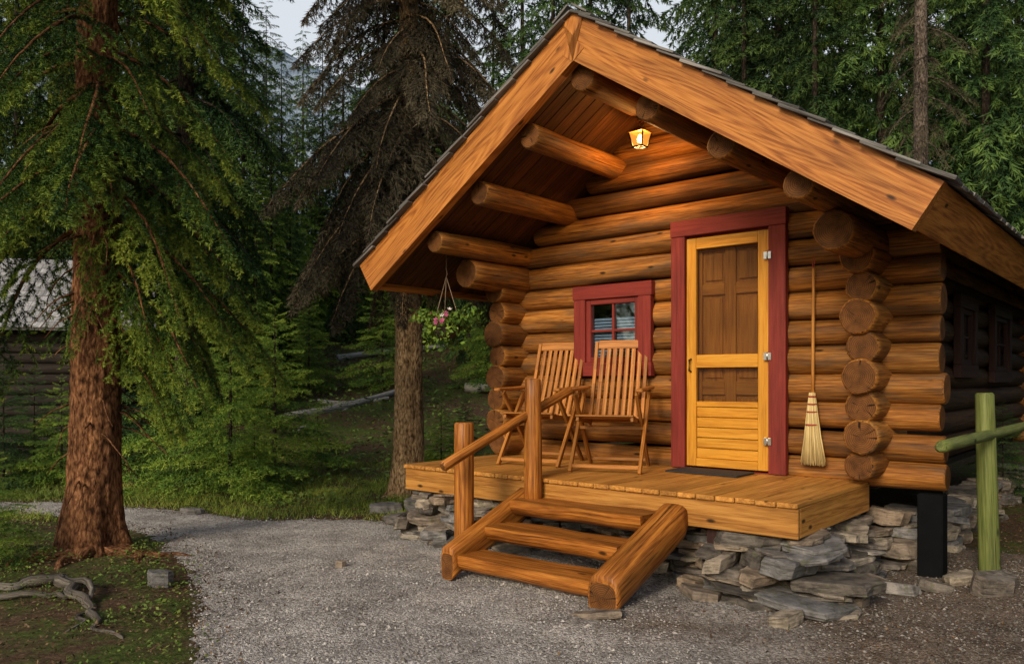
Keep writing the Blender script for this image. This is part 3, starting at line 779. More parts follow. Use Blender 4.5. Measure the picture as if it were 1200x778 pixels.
# ------------------------------------------------------------------ chairs
def make_chair(label, loc, rotz, group):
    ch = thing('folding_chair', label, 'chair', loc, rotz, group)
    FR = ROOTM[ch.name]
    hw = .28
    for sx in (-1, 1):
        x = sx * hw
        m = MB(); m.bar((x, -.32, 0), (x, .22, .63), (1, 0, 0), .026, .044); m.build('leg', M_chair, ch, FR)
        m = MB(); m.bar((x - sx * .029, .36, 0), (x - sx * .029, -.28, .635), (1, 0, 0), .026, .044); m.build('leg', M_chair, ch, FR)
        m = MB(); m.bar((x, -.35, .655), (x, .33, .675), (1, 0, 0), .06, .026, .008); m.build('arm', M_chair, ch, FR)
    bk = MB()
    def bp(f, x): return Vector((x, .15 + .34 * f + .02 * math.sin(f * 3.1), .33 + .74 * f))
    for sx in (-1, 1):
        for i in range(6): bk.bar(bp(i / 6, sx * (hw - .058)), bp((i + 1) / 6 + .01, sx * (hw - .058)), (1, 0, 0), .03, .036)
    for f_, hgt in ((.975, .08), (.10, .05)): bk.bar(bp(f_, -hw + .075), bp(f_, hw - .075), bp(1, 0) - bp(.8, 0), hgt, .022)
    for i in range(7):
        x = -.165 + i * .055
        for q in range(4): bk.bar(bp(.12 + q * .205, x), bp(.12 + (q + 1) * .205 + .005, x), (1, 0, 0), .036, .012, sd=.3 + .1 * i)
    bk.build('backrest', M_chair, ch, FR)
    se = MB()
    for sx in (-1, 1): se.bar((sx * (hw - .06), -.31, .43), (sx * (hw - .06), .20, .385), (1, 0, 0), .024, .04)
    for i in range(9):
        y = -.305 + i * .058; zz = .455 - .045 * (i / 8) - .012 * math.sin(i / 8 * 3.14)
        se.board((0, y, zz), (1, 0, 0), (0, 1, 0), 2 * hw - .09, .048, .014)
    se.build('seat', M_chair, ch, FR)
    for a, c, W in (((-hw, -.285, .05), (hw, -.285, .05), .03), ((-hw + .03, .31, .06), (hw - .03, .31, .06), .03), ((-hw, -.02, .345), (hw, -.02, .345), .03)):
        m = MB(); m.bar(a, c, (0, 0, 1), W, .018); m.build('stretcher', M_chair, ch, FR)
    ch.scale = (1.04, 1.0, 1.04)
    return ch
c1 = make_chair('slatted wooden folding chair nearer the door', cw(-1.95, .86, .66), RZ + R(22), 'folding chairs on the porch')
dup(c1, 'slatted wooden folding chair at the left, by the hanging basket', cw(-2.73, .88, .66), RZ + R(14))

m = MB(); m.box(-1.50, -.86, .98, 1.32, .662, .676, 'x', .004)
o = m.build('door_mat', M_mat, None); tag(o, 'thin black rubber mat lying on the deck before the door', 'mat')

br = frame_at('broom', 'straw broom with thin wooden handle hanging on the log wall', 'broom', -.37, 1.31, .8)
m = MB(); m.log((-.40, 1.345, 1.30), (-.395, 1.35, 2.31), .0125, .011, seg=10, wob=.02, mie=0); m.build('handle', M_deck, br)
m = MB()
for i in range(260):
    a = random.uniform(0, 6.28); q = math.sqrt(random.random())
    bx, by = math.cos(a) * q, math.sin(a) * q
    p = [(-.40 + bx * .022, 1.335 + by * .02, 1.33), (-.397 + bx * .045, 1.328 + by * .032, 1.16), (-.392 + bx * .065, 1.322 + by * .034, 1.0), (-.385 + bx * .098 + random.uniform(-.006, .006), 1.312 + by * .032, .78 + random.uniform(-.02, .03))]
    m.tube(p, [.004, .0042, .004, .0025], 4)
m.build('bristles', M_straw, br)
for zz, r_ in ((1.30, .03), (1.24, .036), (1.18, .042), (1.08, .052)):
    m = MB(); m.lathe((-.397, 1.328, zz), [(r_ * .9, -.006), (r_ * 1.06, 0), (r_ * .9, .006)], 16); m.build('binding', M_string, br)
m = MB(); m.tube([(-.395, 1.35, 2.29), (-.405, 1.345, 2.36), (-.395, 1.36, 2.4), (-.385, 1.345, 2.36), (-.395, 1.35, 2.29)], .003, 5); m.build('hanging_loop', M_string, br)

# lantern
LX, LT, LZ = -1.752, 1.0, 3.50
ln = frame_at('lantern', 'small lit lantern hanging under the ridge of the porch roof', 'lantern', LX, LT, LZ + .14)
m = MB(); m.tube([(LX, LT, LZ + .16), (LX, LT, LZ + .085)], .006, 6); m.lathe((LX, LT, LZ + .15), [(.0, .012), (.03, .01), (.03, -.004), (0, -.006)], 14); m.build('hanger', M_brass, ln)
def sq(z, h): return [(LX - h, LT - h, z), (LX + h, LT - h, z), (LX + h, LT + h, z), (LX - h, LT + h, z)]
m = MB(); v = sq(LZ + .05, .08) + sq(LZ + .062, .075) + sq(LZ + .1, .02)
m.add(v, [[0, 1, 2, 3][::-1], [0, 1, 5, 4], [1, 2, 6, 5], [2, 3, 7, 6], [3, 0, 4, 7], [4, 5, 9, 8], [5, 6, 10, 9], [6, 7, 11, 10], [7, 4, 8, 11], [8, 9, 10, 11]], v, .5, 0, False); m.build('cap', M_brass, ln)
m = MB(); ta = sq(LZ + .049, .07); bo = sq(LZ - .07, .045)
for i in range(4): m.tube([ta[i], bo[i]], .007, 6); m.tube([bo[i], bo[(i + 1) % 4]], .007, 6)
m.build('frame', M_iron, ln)
m = MB(); a = sq(LZ + .046, .067); c = sq(LZ - .066, .043)
for i in range(4): m.add([a[i], a[(i + 1) % 4], c[(i + 1) % 4], c[i]], [[0, 1, 2, 3]], [a[i]] * 4, .5, 0, False)
m.build('glass', M_lampglass, ln)
m = MB(); m.lathe((LX, LT, LZ), [(0, -.035), (.018, -.028), (.026, -.005), (.018, .02), (.01, .035), (0, .04)], 14); m.build('bulb', M_bulb, ln)
L = bpy.data.lights.new('lantern_light', 'POINT'); L.energy = 42; L.color = (1, .55, .2); L.shadow_soft_size = .05
lo = bpy.data.objects.new('lantern_light', L); COL.objects.link(lo); lo.location = cw(LX, LT, LZ - .06)

# ------------------------------------------------------------------ foliage generators
def nrm(a): return a / (np.linalg.norm(a, axis=-1, keepdims=True) + 1e-9)
def needles(P, n, lnn, w, fwd=.6, out=.8, rg=rng):
    P0_, P1_, T0, T1 = P
    d = P1_ - P0_; Ls = np.linalg.norm(d, axis=1)
    idx = rg.choice(len(Ls), n, p=Ls / Ls.sum()); u = rg.random((n, 1))
    p = P0_[idx] + d[idx] * u; dd = d[idx] / Ls[idx, None]
    r_ = rg.normal(size=(n, 3)); r_ -= (r_ * dd).sum(1, keepdims=True) * dd; r_ = nrm(r_)
    nv = nrm(fwd * dd + out * r_ + np.array([0, 0, .1]))
    sdv = nrm(np.cross(nv, rg.normal(size=(n, 3))))
    l_ = lnn * (.6 + .8 * rg.random((n, 1)))
    V = np.stack([p - sdv * w / 2, p + sdv * w / 2, p + nv * l_], 1).reshape(-1, 3)
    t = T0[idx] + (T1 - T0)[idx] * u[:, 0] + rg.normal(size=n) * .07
    return V, np.repeat(t, 3)
def bough(rg, nsec=34, droop=.5, sl=.42, nter=7, hang=.3, up=.12, start=.12):
    def ax(t): return np.array([t * (1 - .08 * t), .03 * math.sin(t * 5), up * t - droop * t * t + .3 * droop * t ** 3])
    P0_ = []; P1_ = []; A0 = []; A1 = []
    def seg(a, b, x, y): P0_.append(a); P1_.append(b); A0.append(x); A1.append(y)
    for k in range(10):
        t0 = .25 + .075 * k; seg(ax(t0), ax(t0 + .075), .1 + .3 * t0, .2 + .3 * t0)
    up_ = np.array([0, 0, 1.0])
    for i in range(nsec):
        t = start + (1 - start) * (i + rg.random()) / nsec; side = 1 if i % 2 else -1
        base = ax(t); tan = ax(t + .02) - ax(t - .02); tan /= np.linalg.norm(tan)
        l = sl * (1.02 - t) ** .65 * (.65 + .6 * rg.random()) * min(1, t / .3 + .25) + .03
        ang = R(62 - 25 * t + rg.normal() * 8)
        dv = tan * math.cos(ang) + np.array([0, side, 0]) * math.sin(ang) + up_ * rg.normal() * .12
        q = base; pts = [q]
        for j in range(4):
            dv = dv - up_ * hang * (.3 + .5 * rg.random()); dv /= np.linalg.norm(dv); q = q + dv * l / 4; pts.append(q)
        tt = rg.normal() * .1
        for j in range(4): seg(pts[j], pts[j + 1], .05 + .14 * j + tt + .2 * t, .2 + .15 * j + tt + .2 * t)
        for m_ in range(nter):
            f = .15 + .85 * (m_ + rg.random()) / nter; j = min(3, int(f * 4)); b0 = pts[j] + (pts[j + 1] - pts[j]) * (f * 4 - j)
            d2 = pts[j + 1] - pts[j]; d2 /= np.linalg.norm(d2)
            sv = np.cross(d2, up_); sv /= (np.linalg.norm(sv) + 1e-6)
            d3 = d2 * .6 + sv * (1 if m_ % 2 else -1) * .8 - up_ * hang * (.3 + .9 * rg.random()); d3 /= np.linalg.norm(d3)
            l3 = l * .38 * (1.1 - f) + .02
            seg(b0, b0 + d3 * l3, .05 + .35 * f + tt + .15 * t, .5 + .38 * f + tt + .2 * t)
    return (np.array(P0_), np.array(P1_), np.array(A0), np.array(A1)), ax
def place(V, L, az, pitch, pos):
    ca, sa = math.cos(az), math.sin(az); cp_, sp_ = math.cos(pitch), math.sin(pitch)
    X = V * L
    x = X[:, 0] * cp_ - X[:, 2] * sp_; z_ = X[:, 0] * sp_ + X[:, 2] * cp_; y = X[:, 1]
    return np.stack([x * ca - y * sa, x * sa + y * ca, z_], 1) + np.array(pos)
def crown(rg, height, z0, nb, Lmax, tmpl, pw=.75, pitch0=-.1, pitch1=.5, power=1.0, minL=.18, skip=None, hi=None, zhi=99, extra=()):
    Vs = []; Ts = []; info = []
    L_list = []
    for i in range(nb):
        f = ((i + rg.random()) / nb) ** power; z_ = z0 + (height - z0) * f
        L_ = Lmax * (1 - f) ** pw * (.7 + .5 * rg.random()) + minL
        if f < .08: L_ *= .6 + 4 * f
        az = i * 2.39996 + rg.normal() * .35; pt = pitch0 + (pitch1 - pitch0) * f ** 1.5 + rg.normal() * .1
        if skip and skip(z_, az): continue
        L_list.append((z_, L_, az, pt))
    for e in list(extra): L_list.append(e)
    for (z_, L_, az, pt) in L_list:
        tm = hi if (hi and z_ > zhi) else tmpl
        V, T = tm[rg.integers(len(tm))][:2]
        Vs.append(place(V, L_, az, pt, (0, 0, z_))); Ts.append(T + rg.normal() * .12); info.append((z_, L_, az, pt))
    return np.concatenate(Vs), np.concatenate(Ts), info

def trunk_mb(h, r0, flare=.6, seg=20, fine=5.0, step=.1, lobes=5, lean=(0, 0), rough=.06, taper=.85):
    mb = MB(); zs = list(np.arange(-.15, fine, step)) + list(np.linspace(fine, h, 14))
    vs = []; lps = []; sd = random.random(); ph = random.uniform(0, 6)
    for z_ in zs:
        zz = max(z_, 0); r_ = r0 * (1 - zz / h) ** taper
        for j in range(seg):
            th = 2 * math.pi * j / seg; c, s_ = math.cos(th), math.sin(th)
            lob = .5 + .5 * math.sin(lobes * th + ph + .7 * math.sin(2 * th))
            rr = r_ + r0 * flare * math.exp(-zz / (.32 * (r0 / .25))) * (.35 + lob) * (1.0 if z_ >= 0 else 1.35)
            rr *= 1 + rough * (mn.noise(Vector((c * 4, s_ * 4, z_ * 2.2 + sd * 50))) + .7 * mn.noise(Vector((c * 11, s_ * 11, z_ * 5))))
            vs.append((c * rr + lean[0] * z_, s_ * rr + lean[1] * z_, z_)); lps.append((z_ + sd * 40, c * rr, s_ * rr))
    n = len(zs)
    fs = [[i * seg + j, i * seg + (j + 1) % seg, (i + 1) * seg + (j + 1) % seg, (i + 1) * seg + j] for i in range(n - 1) for j in range(seg)]
    mb.add(vs, fs, lps, sd, 0, True)
    return mb
def limbs(mb, info, axf, lean=(0, 0), rk=.014, frac=1.0, zmax=99):
    for (z_, L_, az, pt) in info:
        if z_ > zmax: continue
        A = np.array([axf(t * frac) for t in np.linspace(0, 1, 8)])
        P = place(A, L_, az, pt, (0, 0, z_))
        mb.tube([tuple(p) for p in P], [max(.003, (rk * L_ + .006) * (1 - .85 * i / 7)) for i in range(8)], 6)

T_mid = []; ax_mid = None
rg = np.random.default_rng(5)
for i in range(4):
    sg, ax_mid = bough(rg, 26, .8, .40, 4, .6, .10, .14)
    V, T = needles(sg, 3600, .034, .009, .75, .6, rg); T_mid.append((V, T))
# near spruce on the left
T_near = []; ax_near = None
for i in range(5):
    sg, ax_near = bough(rg, 26, .9, .36, 5, .6, .10, .14)
    V, T = needles(sg, 10500, .018, .0042, .65, .75, rg); T_near.append((V, T))
XT, YT = -3.40, 6.5
near = thing('spruce_tree', 'big spruce with reddish brown bark at the left edge of the path', 'tree', (XT, YT, gzf(XT, YT) - .02))
FRn = ROOTM[near.name]
def norm_az(az): return (az + math.pi) % (2 * math.pi) - math.pi
def skipn(z_, az):
    a = norm_az(az)
    return (z_ < 3.0 and -2.2 < a < -.35) or (z_ < 2.2 and abs(a) < .4) or (z_ < 2.7 and abs(a) > 2.3)
EX = [(3.25, .85, R(-80), -.25), (3.4, .95, R(-50), -.25), (3.6, 1.0, R(-95), -.2), (3.8, 1.05, R(-65), -.2), (4.05, 1.1, R(-35), -.15), (4.1, 1.1, R(-105), -.15), (3.45, 1.0, R(-120), -.2),
      (2.25, .66, R(-95), -.6), (2.05, .5, R(-50), -.7), (2.75, .7, R(-70), -.6), (2.95, 1.1, R(-150), -.2), (3.0, 1.3, R(178), -.2), (3.3, 1.4, R(-160), -.2),
      (2.75, 1.65, R(2), -.25), (3.15, 1.7, R(18), -.25), (3.5, 1.65, R(-12), -.2), (2.45, 1.45, R(12), -.35), (2.2, 1.35, R(-6), -.4), (1.95, 1.15, R(20), -.45), (2.6, 1.2, R(-28), -.4), (1.8, 1.0, R(0), -.4)]
Vn, Tn, inf = crown(rg, 10.0, 1.95, 92, 1.6, T_near, .5, -.25, .15, 1.05, skip=skipn, hi=T_mid, zhi=5.0, extra=EX)
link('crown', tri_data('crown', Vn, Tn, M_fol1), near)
mb = trunk_mb(13, .195, .62, 60, 5.2, .045, 5, (0.006, 0), .10, .7)
limbs(mb, inf, ax_near, rk=.009, zmax=5.5)
rl = random.Random(3)
for i in range(60):
    z_ = rl.uniform(.5, 3.6); az = rl.uniform(0, 6.28); l_ = rl.uniform(.15, .7)
    p = [Vector((math.cos(az) * .15, math.sin(az) * .15, z_))]
    dv = Vector((math.cos(az), math.sin(az), -.1))
    for q in range(4): dv = (dv + Vector((rl.uniform(-.3, .3), rl.uniform(-.3, .3), -.25))).normalized(); p.append(p[-1] + dv * l_ / 4)
    mb.tube(p, [.009, .007, .005, .004, .002], 5)
mb.build('trunk', M_bark1, near, FRn)

x, y = atx(218, 11.8), 11.8
t2 = thing('spruce_tree', 'tall dark spruce with long drooping boughs just right of the big reddish trunk', 'tree', (x, y, gzf(x, y)))
V, T, inf = crown(rg, 12.5, 2.9, 115, 1.75, T_mid, .5, -.25, .2, 1.1)
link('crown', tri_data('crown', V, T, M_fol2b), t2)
mb = trunk_mb(14, .17, .4, 20, 4, .15); limbs(mb, inf, ax_mid, rk=.01, zmax=8); mb.build('trunk', M_bark3, t2, ROOTM[t2.name])

T_dead = []
for i in range(4):
    sg, ax_dead = bough(rg, 30, .95, .38, 6, .8, .12, .04)
    V, T = needles(sg, 4700, .038, .0060, .82, .5, rg); T_dead.append((V, T))
x, y = atx(479, 9.7), 9.7
t3 = thing('spruce_tree', 'half dead spruce with pale trunk and brown drooping twigs beside the porch', 'tree', (x, y, gzf(x, y)))
V, T, inf = crown(rg, 11, 3.0, 125, 1.65, T_dead, .5, -.25, .3, 1.0)
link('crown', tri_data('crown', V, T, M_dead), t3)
mb = trunk_mb(12.5, .185, .45, 40, 6, .07, 5, (0, 0), .08, .75); limbs(mb, inf, ax_dead, rk=.008); mb.build('trunk', M_bark2, t3, ROOTM[t3.name])

def bg_template(seed, droop, hang, ncount, lnn, w, Lmax, nb, mat, z0=.8, h=12., pw=.6):
    rg_ = np.random.default_rng(seed); tm = []
    for i in range(4):
        sg, _ = bough(rg_, 14, droop, .36, 2, hang, .1, .03)
        tm.append(needles(sg, ncount, lnn, w, .85, .5, rg_))
    V, T, _ = crown(rg_, h, z0, nb, Lmax, tm, pw, -.25, .35, 1.0, .22)
    return tri_data('crown', V, T, mat)
def bg_trunk(h=12., r=.085, mat=None):
    o = trunk_mb(h, r, .4, 10, 1.0, .25).build('trunk', mat or M_bark3, None, ID)
    me = o.data; bpy.data.objects.remove(o); return me
TR = bg_trunk()
KIND = {
 'dark': (bg_template(21, .75, .55, 520, .075, .019, 1.6, 155, M_fol2, .6, 12., .75), TR),
 'dark2': (bg_template(22, .9, .75, 500, .075, .019, 1.45, 155, M_fol2, .7, 12., .7), TR),
 'light': (bg_template(24, .5, .35, 560, .07, .018, 1.5, 115, M_fol3, .4, 12., .85), TR),
}
def small_template(seed, mat):
    rg_ = np.random.default_rng(seed); tm = []
    for i in range(4):
        sg, _ = bough(rg_, 20, .35, .44, 4, .3, .12, .08); tm.append(needles(sg, 1000, .050, .010, .7, .65, rg_))
    V, T, _ = crown(rg_, 2.6, .12, 66, .95, tm, .9, -.1, .65, 1.0, .08)
    return tri_data('crown', V, T, mat)
TRS = bg_trunk(2.6, .03)
KIND['sap'] = (small_template(31, M_fol3), TRS); KIND['sap2'] = (small_template(32, M_fol2), TRS)
BASEH = {'sap': 2.6, 'sap2': 2.6}
rt = random.Random(9)
def bg_tree(kind, px, Y, h, label, group=None, name='spruce_tree', wide=1.0, X=None):
    X = atx(px, Y) if X is None else X; s_ = h / BASEH.get(kind, 12.)
    o = thing(name, label, 'tree', (X, Y, gzf(X, Y) - .05), rt.uniform(0, 6.28), group)
    o.scale = (s_ * wide, s_ * wide, s_)
    cr, tr = KIND[kind]
    link('trunk', tr, o); link('crown', cr, o)
    return o
ZL = ('dark conifer in the crowded wood at the far left, behind the big spruce', 'conifers at the far left')
ZM = ('background conifer in the wood between the big spruce and the brown tree', 'conifers between the spruce and the brown tree')
ZC = ('background conifer rising behind the left slope of the porch roof', 'conifers behind the left roof slope')
ZR_ = ('tall dark conifer in the wood rising behind the right slope of the roof', 'conifers behind the right roof slope')
for kind, px, Y, h in (('dark', 20, 20, 17), ('dark2', 105, 17, 15), ('dark', 150, 15, 13), ('dark', -20, 25, 20), ('dark2', 70, 26, 19), ('light', 175, 19, 12)):
    bg_tree(kind, px, Y, h, *ZL, wide=.9)
for kind, px, Y, h in (('dark2', 208, 17, 13), ('dark', 240, 22, 18), ('dark', 285, 20, 10.4), ('light', 348, 23, 7.6), ('dark', 378, 27, 10.6), ('dark2', 402, 25, 10.5), ('light', 422, 26, 9.5), ('dark', 450, 28, 17), ('dark2', 330, 26, 9.8), ('light', 300, 15.5, 5.2), ('dark', 312, 33, 13), ('light', 255, 15, 6.0), ('dark2', 355, 33, 11.8), ('light', 318, 18.5, 6.4), ('light', 375, 24.5, 7.2), ('dark', 470, 26, 12), ('light', 448, 24.8, 7.5), ('dark', 340, 19, 5.2)):
    bg_tree(kind, px, Y, h, *ZM, wide=1.1)
for kind, px, Y, h in (('dark', 495, 25, 15), ('dark2', 525, 28, 17), ('dark', 612, 28, 20), ('dark2', 648, 23, 18), ('dark', 692, 30, 23), ('dark2', 737, 25, 19), ('dark', 550, 21, 9), ('light', 570, 19, 6), ('light', 510, 24.5, 8)):
    bg_tree(kind, px, Y, h, *ZC, wide=.9)
bg_tree('light', 578, 30, 15.5, 'sunlit pale green conifer between the brown tree and the roof peak', None, 'spruce_tree', .85)
for kind, px, Y, h in (('dark2', 838, 27, 22), ('dark', 872, 22, 17), ('dark', 912, 25, 23), ('dark2', 955, 20, 16), ('light', 985, 25, 17), ('dark2', 1032, 20, 19), ('dark', 1118, 21, 16), ('dark2', 1155, 18, 18), ('dark', 1192, 23, 19), ('dark2', 1235, 19, 18), ('dark', 860, 35, 28), ('dark', 930, 35, 28), ('dark', 1010, 34, 27), ('dark', 1070, 29, 26), ('dark', 1150, 32, 26)):
    bg_tree(kind, px, Y, h, *ZR_, wide=1.0)
bg_tree('dark', 0, 11.2, 13, 'dark spruce added past the right frame edge to block sky light, beyond the far end of the side wall', None, X=9.2)  # these three unseen spruces are added to keep sky light off the side wall
bg_tree('dark2', 0, 8.2, 11, 'dark spruce added past the right frame edge to block sky light, level with the side windows', None, X=7.3)
bg_tree('dark', 0, 5.6, 11, 'dark spruce added past the right frame edge to block sky light, nearest the camera', None, X=6.6)
x, y = atx(1079, 17), 17
t4 = thing('pine_tree', 'tall bare grey trunk with dead twigs rising behind the right roof slope', 'tree', (x, y, gzf(x, y)))
T_tw = [needles(bough(rg, 16, .7, .4, 4, .5, .1, .1)[0], 420, .07, .008, .9, .35, rg) for i in range(3)]
V, T, inf = crown(rg, 17, 4.5, 70, 1.0, T_tw, .3, -.25, .1)
link('crown', tri_data('crown', V, T, M_dead), t4)
M_bark4 = bark('grey_brown_bark', (.03, .022, .017), (.10, .078, .06), (.19, .155, .125), .8)
mb = trunk_mb(19, .2, .4, 20, 13, .2); limbs(mb, inf, ax_dead, rk=.007); mb.build('trunk', M_bark4, t4, ROOTM[t4.name])
for kind, px, Y, h, lab in (
    ('sap', 270, 9.6, 2.35, 'bright green young spruce standing on the grass right of the big trunk'),
    ('sap', 226, 10.3, 2.9, 'taller young spruce just left of and behind the bright green young spruce'),
    ('sap', 322, 10.8, 2.5, 'young spruce just right of the bright green one, further back'),
    ('sap', 517, 11.3, 1.1, 'knee high spruce seedling between the brown tree and the porch'),
    ('sap', 575, 17.8, 2.6, 'young spruce glimpsed under the hanging basket'),
    ('sap', 448, 17.9, 2.6, 'small light spruce right behind the brown tree trunk'),
    ('sap', -8, 5.9, .95, 'low spruce seedling at the left frame edge beside the big trunk'),
    ('sap2', 165, 12.0, 2.6, 'young spruce seen right beside the big trunk'),
    ('sap2', 545, 12.9, 1.0, 'small dark spruce beside the pale log end under the basket'),
    ('sap', 298, 9.9, 1.1, 'shin high spruce in the grass at the right foot of the bright young spruce'),
    ('sap2', 4, 10.3, 1.7, 'young spruce at the left frame edge across the path, in front of the small cabin'),
    ('sap2', 40, 10.9, 1.6, 'dark young spruce left of the big trunk, hiding the wall of the small cabin'),
    ('sap', 72, 10.5, 1.5, 'lighter young spruce close to the left side of the big trunk'),
    ('sap', 372, 12.6, .9, 'low bright spruce in the undergrowth below the grey fallen log'),
    ('sap', 362, 17.5, 2.2, 'small spruce on the bank between the two uppermost fallen logs'),
    ('sap2', 1175, 9.2, 1.2, 'low spruce behind the green railing')):
    bg_tree(kind, px, Y, h, lab, None, 'young_spruce', 1.15 if kind == 'sap' else 1.1)

# ------------------------------------------------------------------ second cabin, far left
X2, Y2 = -8.4, 13.9; g2 = gzf(X2, Y2) + .38
c2 = thing('small_cabin', 'small dark cabin with pale grey shake roof among the trees at far left', 'cabin', (X2, Y2, g2), R(14))
F2 = ROOTM[c2.name]
m = MB(); z = -.9
while z < 1.9:
    for a, b_ in (((-2.4, -2, z), (2.4, -2, z)), ((-2.4, 2, z), (2.4, 2, z)), ((-2.2, -2.2, z), (-2.2, 2.2, z)), ((2.2, -2.2, z), (2.2, 2.2, z))): m.log(a, b_, .11, step=1, seg=10)
    z += .21
m.build('wall', [M_darkwood, M_darkwood], c2, F2)
m = MB()
for sy in (-1, 1):
    for c in range(14):
        l0 = 3.0 - c * .21; x = -2.9
        while x < 2.9:
            w = random.uniform(.12, .24); q0 = (x + w / 2, sy * l0 * .83, 3.45 - l0 * .56 + .03); q1 = (x + w / 2, sy * max(0, l0 - .3) * .83, 3.45 - max(0, l0 - .3) * .56 + .01)
            m.bar(q0, q1, (1, 0, 0), w - .01, .02, 0); x += w
    m.bar((0, sy * 2.45, 3.42 - 2.95 * .56), (0, 0, 3.42), (1, 0, 0), 5.7, .05, 0)
m.build('roof', M_shake2, c2, F2)
m = MB()
for sx in (-2.2, 2.2): m.prism([(-1.9, 1.9), (1.9, 1.9), (0, 3.3)], sx - .05, sx + .05, (1, 0))
m.build('gable', M_darkwood, c2, F2 @ Matrix.Rotation(R(90), 4, 'Z'))
c2.scale = (.78, .78, .78)

# ------------------------------------------------------------------ fallen logs, root
def ground_hit(p):   # where the sight line through a photo point meets the bank
    Y = 9.0
    while Y < 40 and H + (HZ - p[1]) / F * Y > gzf(atx(p[0], Y), Y): Y += .1
    return Y
def fallen(name, label, p, q, r_, mat=M_gray):
    Yp, Yq = ground_hit(p), ground_hit(q)
    a = Vector((atx(p[0], Yp), Yp, 0)); b = Vector((atx(q[0], Yq), Yq, 0))
    a.z = gzf(a.x, a.y) + r_ * .9; b.z = gzf(b.x, b.y) + r_ * .9
    m = MB(); m.log(a, b, r_, r_ * .6, seg=12, step=.3, wob=.14, bend=.08)
    o = m.build(name, [mat, mat], None, ID); tag(o, label, 'log'); o.data.transform(Matrix.Translation(-a)); o.location = a
fallen('fallen_log', 'grey fallen log slanting up the bank left of the brown tree', (335, 496), (470, 462), .10)
fallen('fallen_log', 'thin bleached trunk lying high on the bank, uppermost of the fallen logs', (395, 424), (520, 410), .10)
fallen('fallen_log', 'short pale log end lying under the hanging basket', (545, 460), (602, 462), .11)
fallen('fallen_log', 'thin dead branch lying low beside the grey fallen log', (350, 506), (415, 476), .04)
fallen('fallen_log', 'pale fallen pole at the left of the brown trunk foot', (372, 474), (456, 470), .06)
fallen('fallen_log', 'dark mossy log lying along the far side of the grass', (185, 562), (330, 556), .10, M_bark3)

dr = thing('driftwood_root', 'half buried weathered dead root lying on the soil at lower left', 'root', (-2.9, 5.1, gzf(-2.9, 5.1)))
m = MB()
def root(pts, rad, mb_=None, k_=.45):
    P = []; Rr = []
    n = len(pts)
    for i in range((n - 1) * 6 + 1):
        t = i / 6; k = min(int(t), n - 2); f = t - k; f = f * f * (3 - 2 * f) * .5 + f * .5
        a = Vector(pts[k]); b = Vector(pts[k + 1]); p = a.lerp(b, f)
        p += Vector((mn.noise(p * 6), mn.noise(p * 6 + Vector((9, 0, 0))), .5 * mn.noise(p * 6 + Vector((0, 9, 0))))) * .08
        p.z += gzf(p.x, p.y) - .02; P.append(p); Rr.append((rad[k] + (rad[k + 1] - rad[k]) * f) * k_)
    (mb_ or m).tube(P, Rr, 12, rough=.5)
root([(-3.75, 5.3, .03), (-3.3, 5.32, .05), (-3.05, 5.38, .06), (-2.8, 5.12, .05), (-2.6, 4.9, .03), (-2.3, 4.55, .02), (-2.15, 4.36, .0)], [.06, .07, .08, .07, .055, .035, .012])
root([(-3.05, 5.38, .06), (-2.85, 5.32, .08), (-2.72, 5.12, .07), (-2.66, 4.95, .01)], [.05, .05, .04, .015])
root([(-3.6, 5.2, .02), (-3.3, 5.05, .05), (-3.0, 5.12, .04), (-2.8, 5.1, .03)], [.03, .045, .04, .03])
root([(-2.6, 4.9, .03), (-2.5, 4.62, .03), (-2.52, 4.4, .0)], [.04, .025, .01])
m.build('root', M_root, dr, ID)
mr = MB()
for az, l_ in ((-.25, 1.0), (-.75, .9), (-1.3, .8), (-1.9, .7), (-2.5, .8)):
    pts = [(XT + math.cos(az + .2 * q * math.sin(az * 7)) * (.2 + l_ * q / 4), YT + math.sin(az + .2 * q * math.sin(az * 7)) * (.2 + l_ * q / 4), .035 - .014 * q) for q in range(5)]
    root(pts, [.065, .042, .032, .02, .01], mr, 1.0)
mr.build('surface_roots', M_bark1, near, ID)

# ------------------------------------------------------------------ hanging flower basket
BX, BT = -3.60, .5
hb = frame_at('hanging_basket', 'hanging basket of pink and white flowers at the left porch eave', 'flower basket', BX, BT, 1.9)
m = MB(); m.lathe((BX, BT, 1.84), [(0, -.02), (.07, -.01), (.12, .04), (.15, .11), (.155, .12), (.14, .12), (0, .11)], 20); m.build('pot', M_pot, hb)
m = MB()
for i in range(3):
    a = i * 2.094 + .4; m.tube([(BX + .15 * math.cos(a), BT + .15 * math.sin(a), 1.95), (BX, BT, 2.42)], .004, 5)
m.tube([(BX, BT, 2.42), (BX + .012, BT, 2.45), (BX, BT, 2.49), (BX, BT, 2.66)], .005, 5); m.build('hanger', M_wire, hb)
n = 1250; rg2 = np.random.default_rng(3)
a = rg2.random(n) * 6.283; el = rg2.random(n) * 2 - 1; rad = .225 * (.4 + .75 * rg2.random(n))
lump = 1 + .3 * np.sin(3 * a + 1) + .15 * np.sin(5 * a)
c = np.stack([np.cos(a) * rad * lump, np.sin(a) * rad * lump, 1.97 + np.abs(el) * .10 * lump - .0 * a], 1)
tr = rg2.random(n) < .34
c[tr, 2] = 1.97 - rg2.random(tr.sum()) ** 1.5 * .18 * (1 + .5 * np.sin(4 * a[tr])); k_ = rad[tr] / .225; c[tr, 0] = np.cos(a[tr]) * .19 * (.75 + .35 * k_); c[tr, 1] = np.sin(a[tr]) * .19 * (.75 + .35 * k_)
c += np.array([BX, BT, 0])
u_ = nrm(rg2.normal(size=(n, 3))); w_ = nrm(np.cross(u_, rg2.normal(size=(n, 3)))); sz = (.014 + .02 * rg2.random((n, 1)))
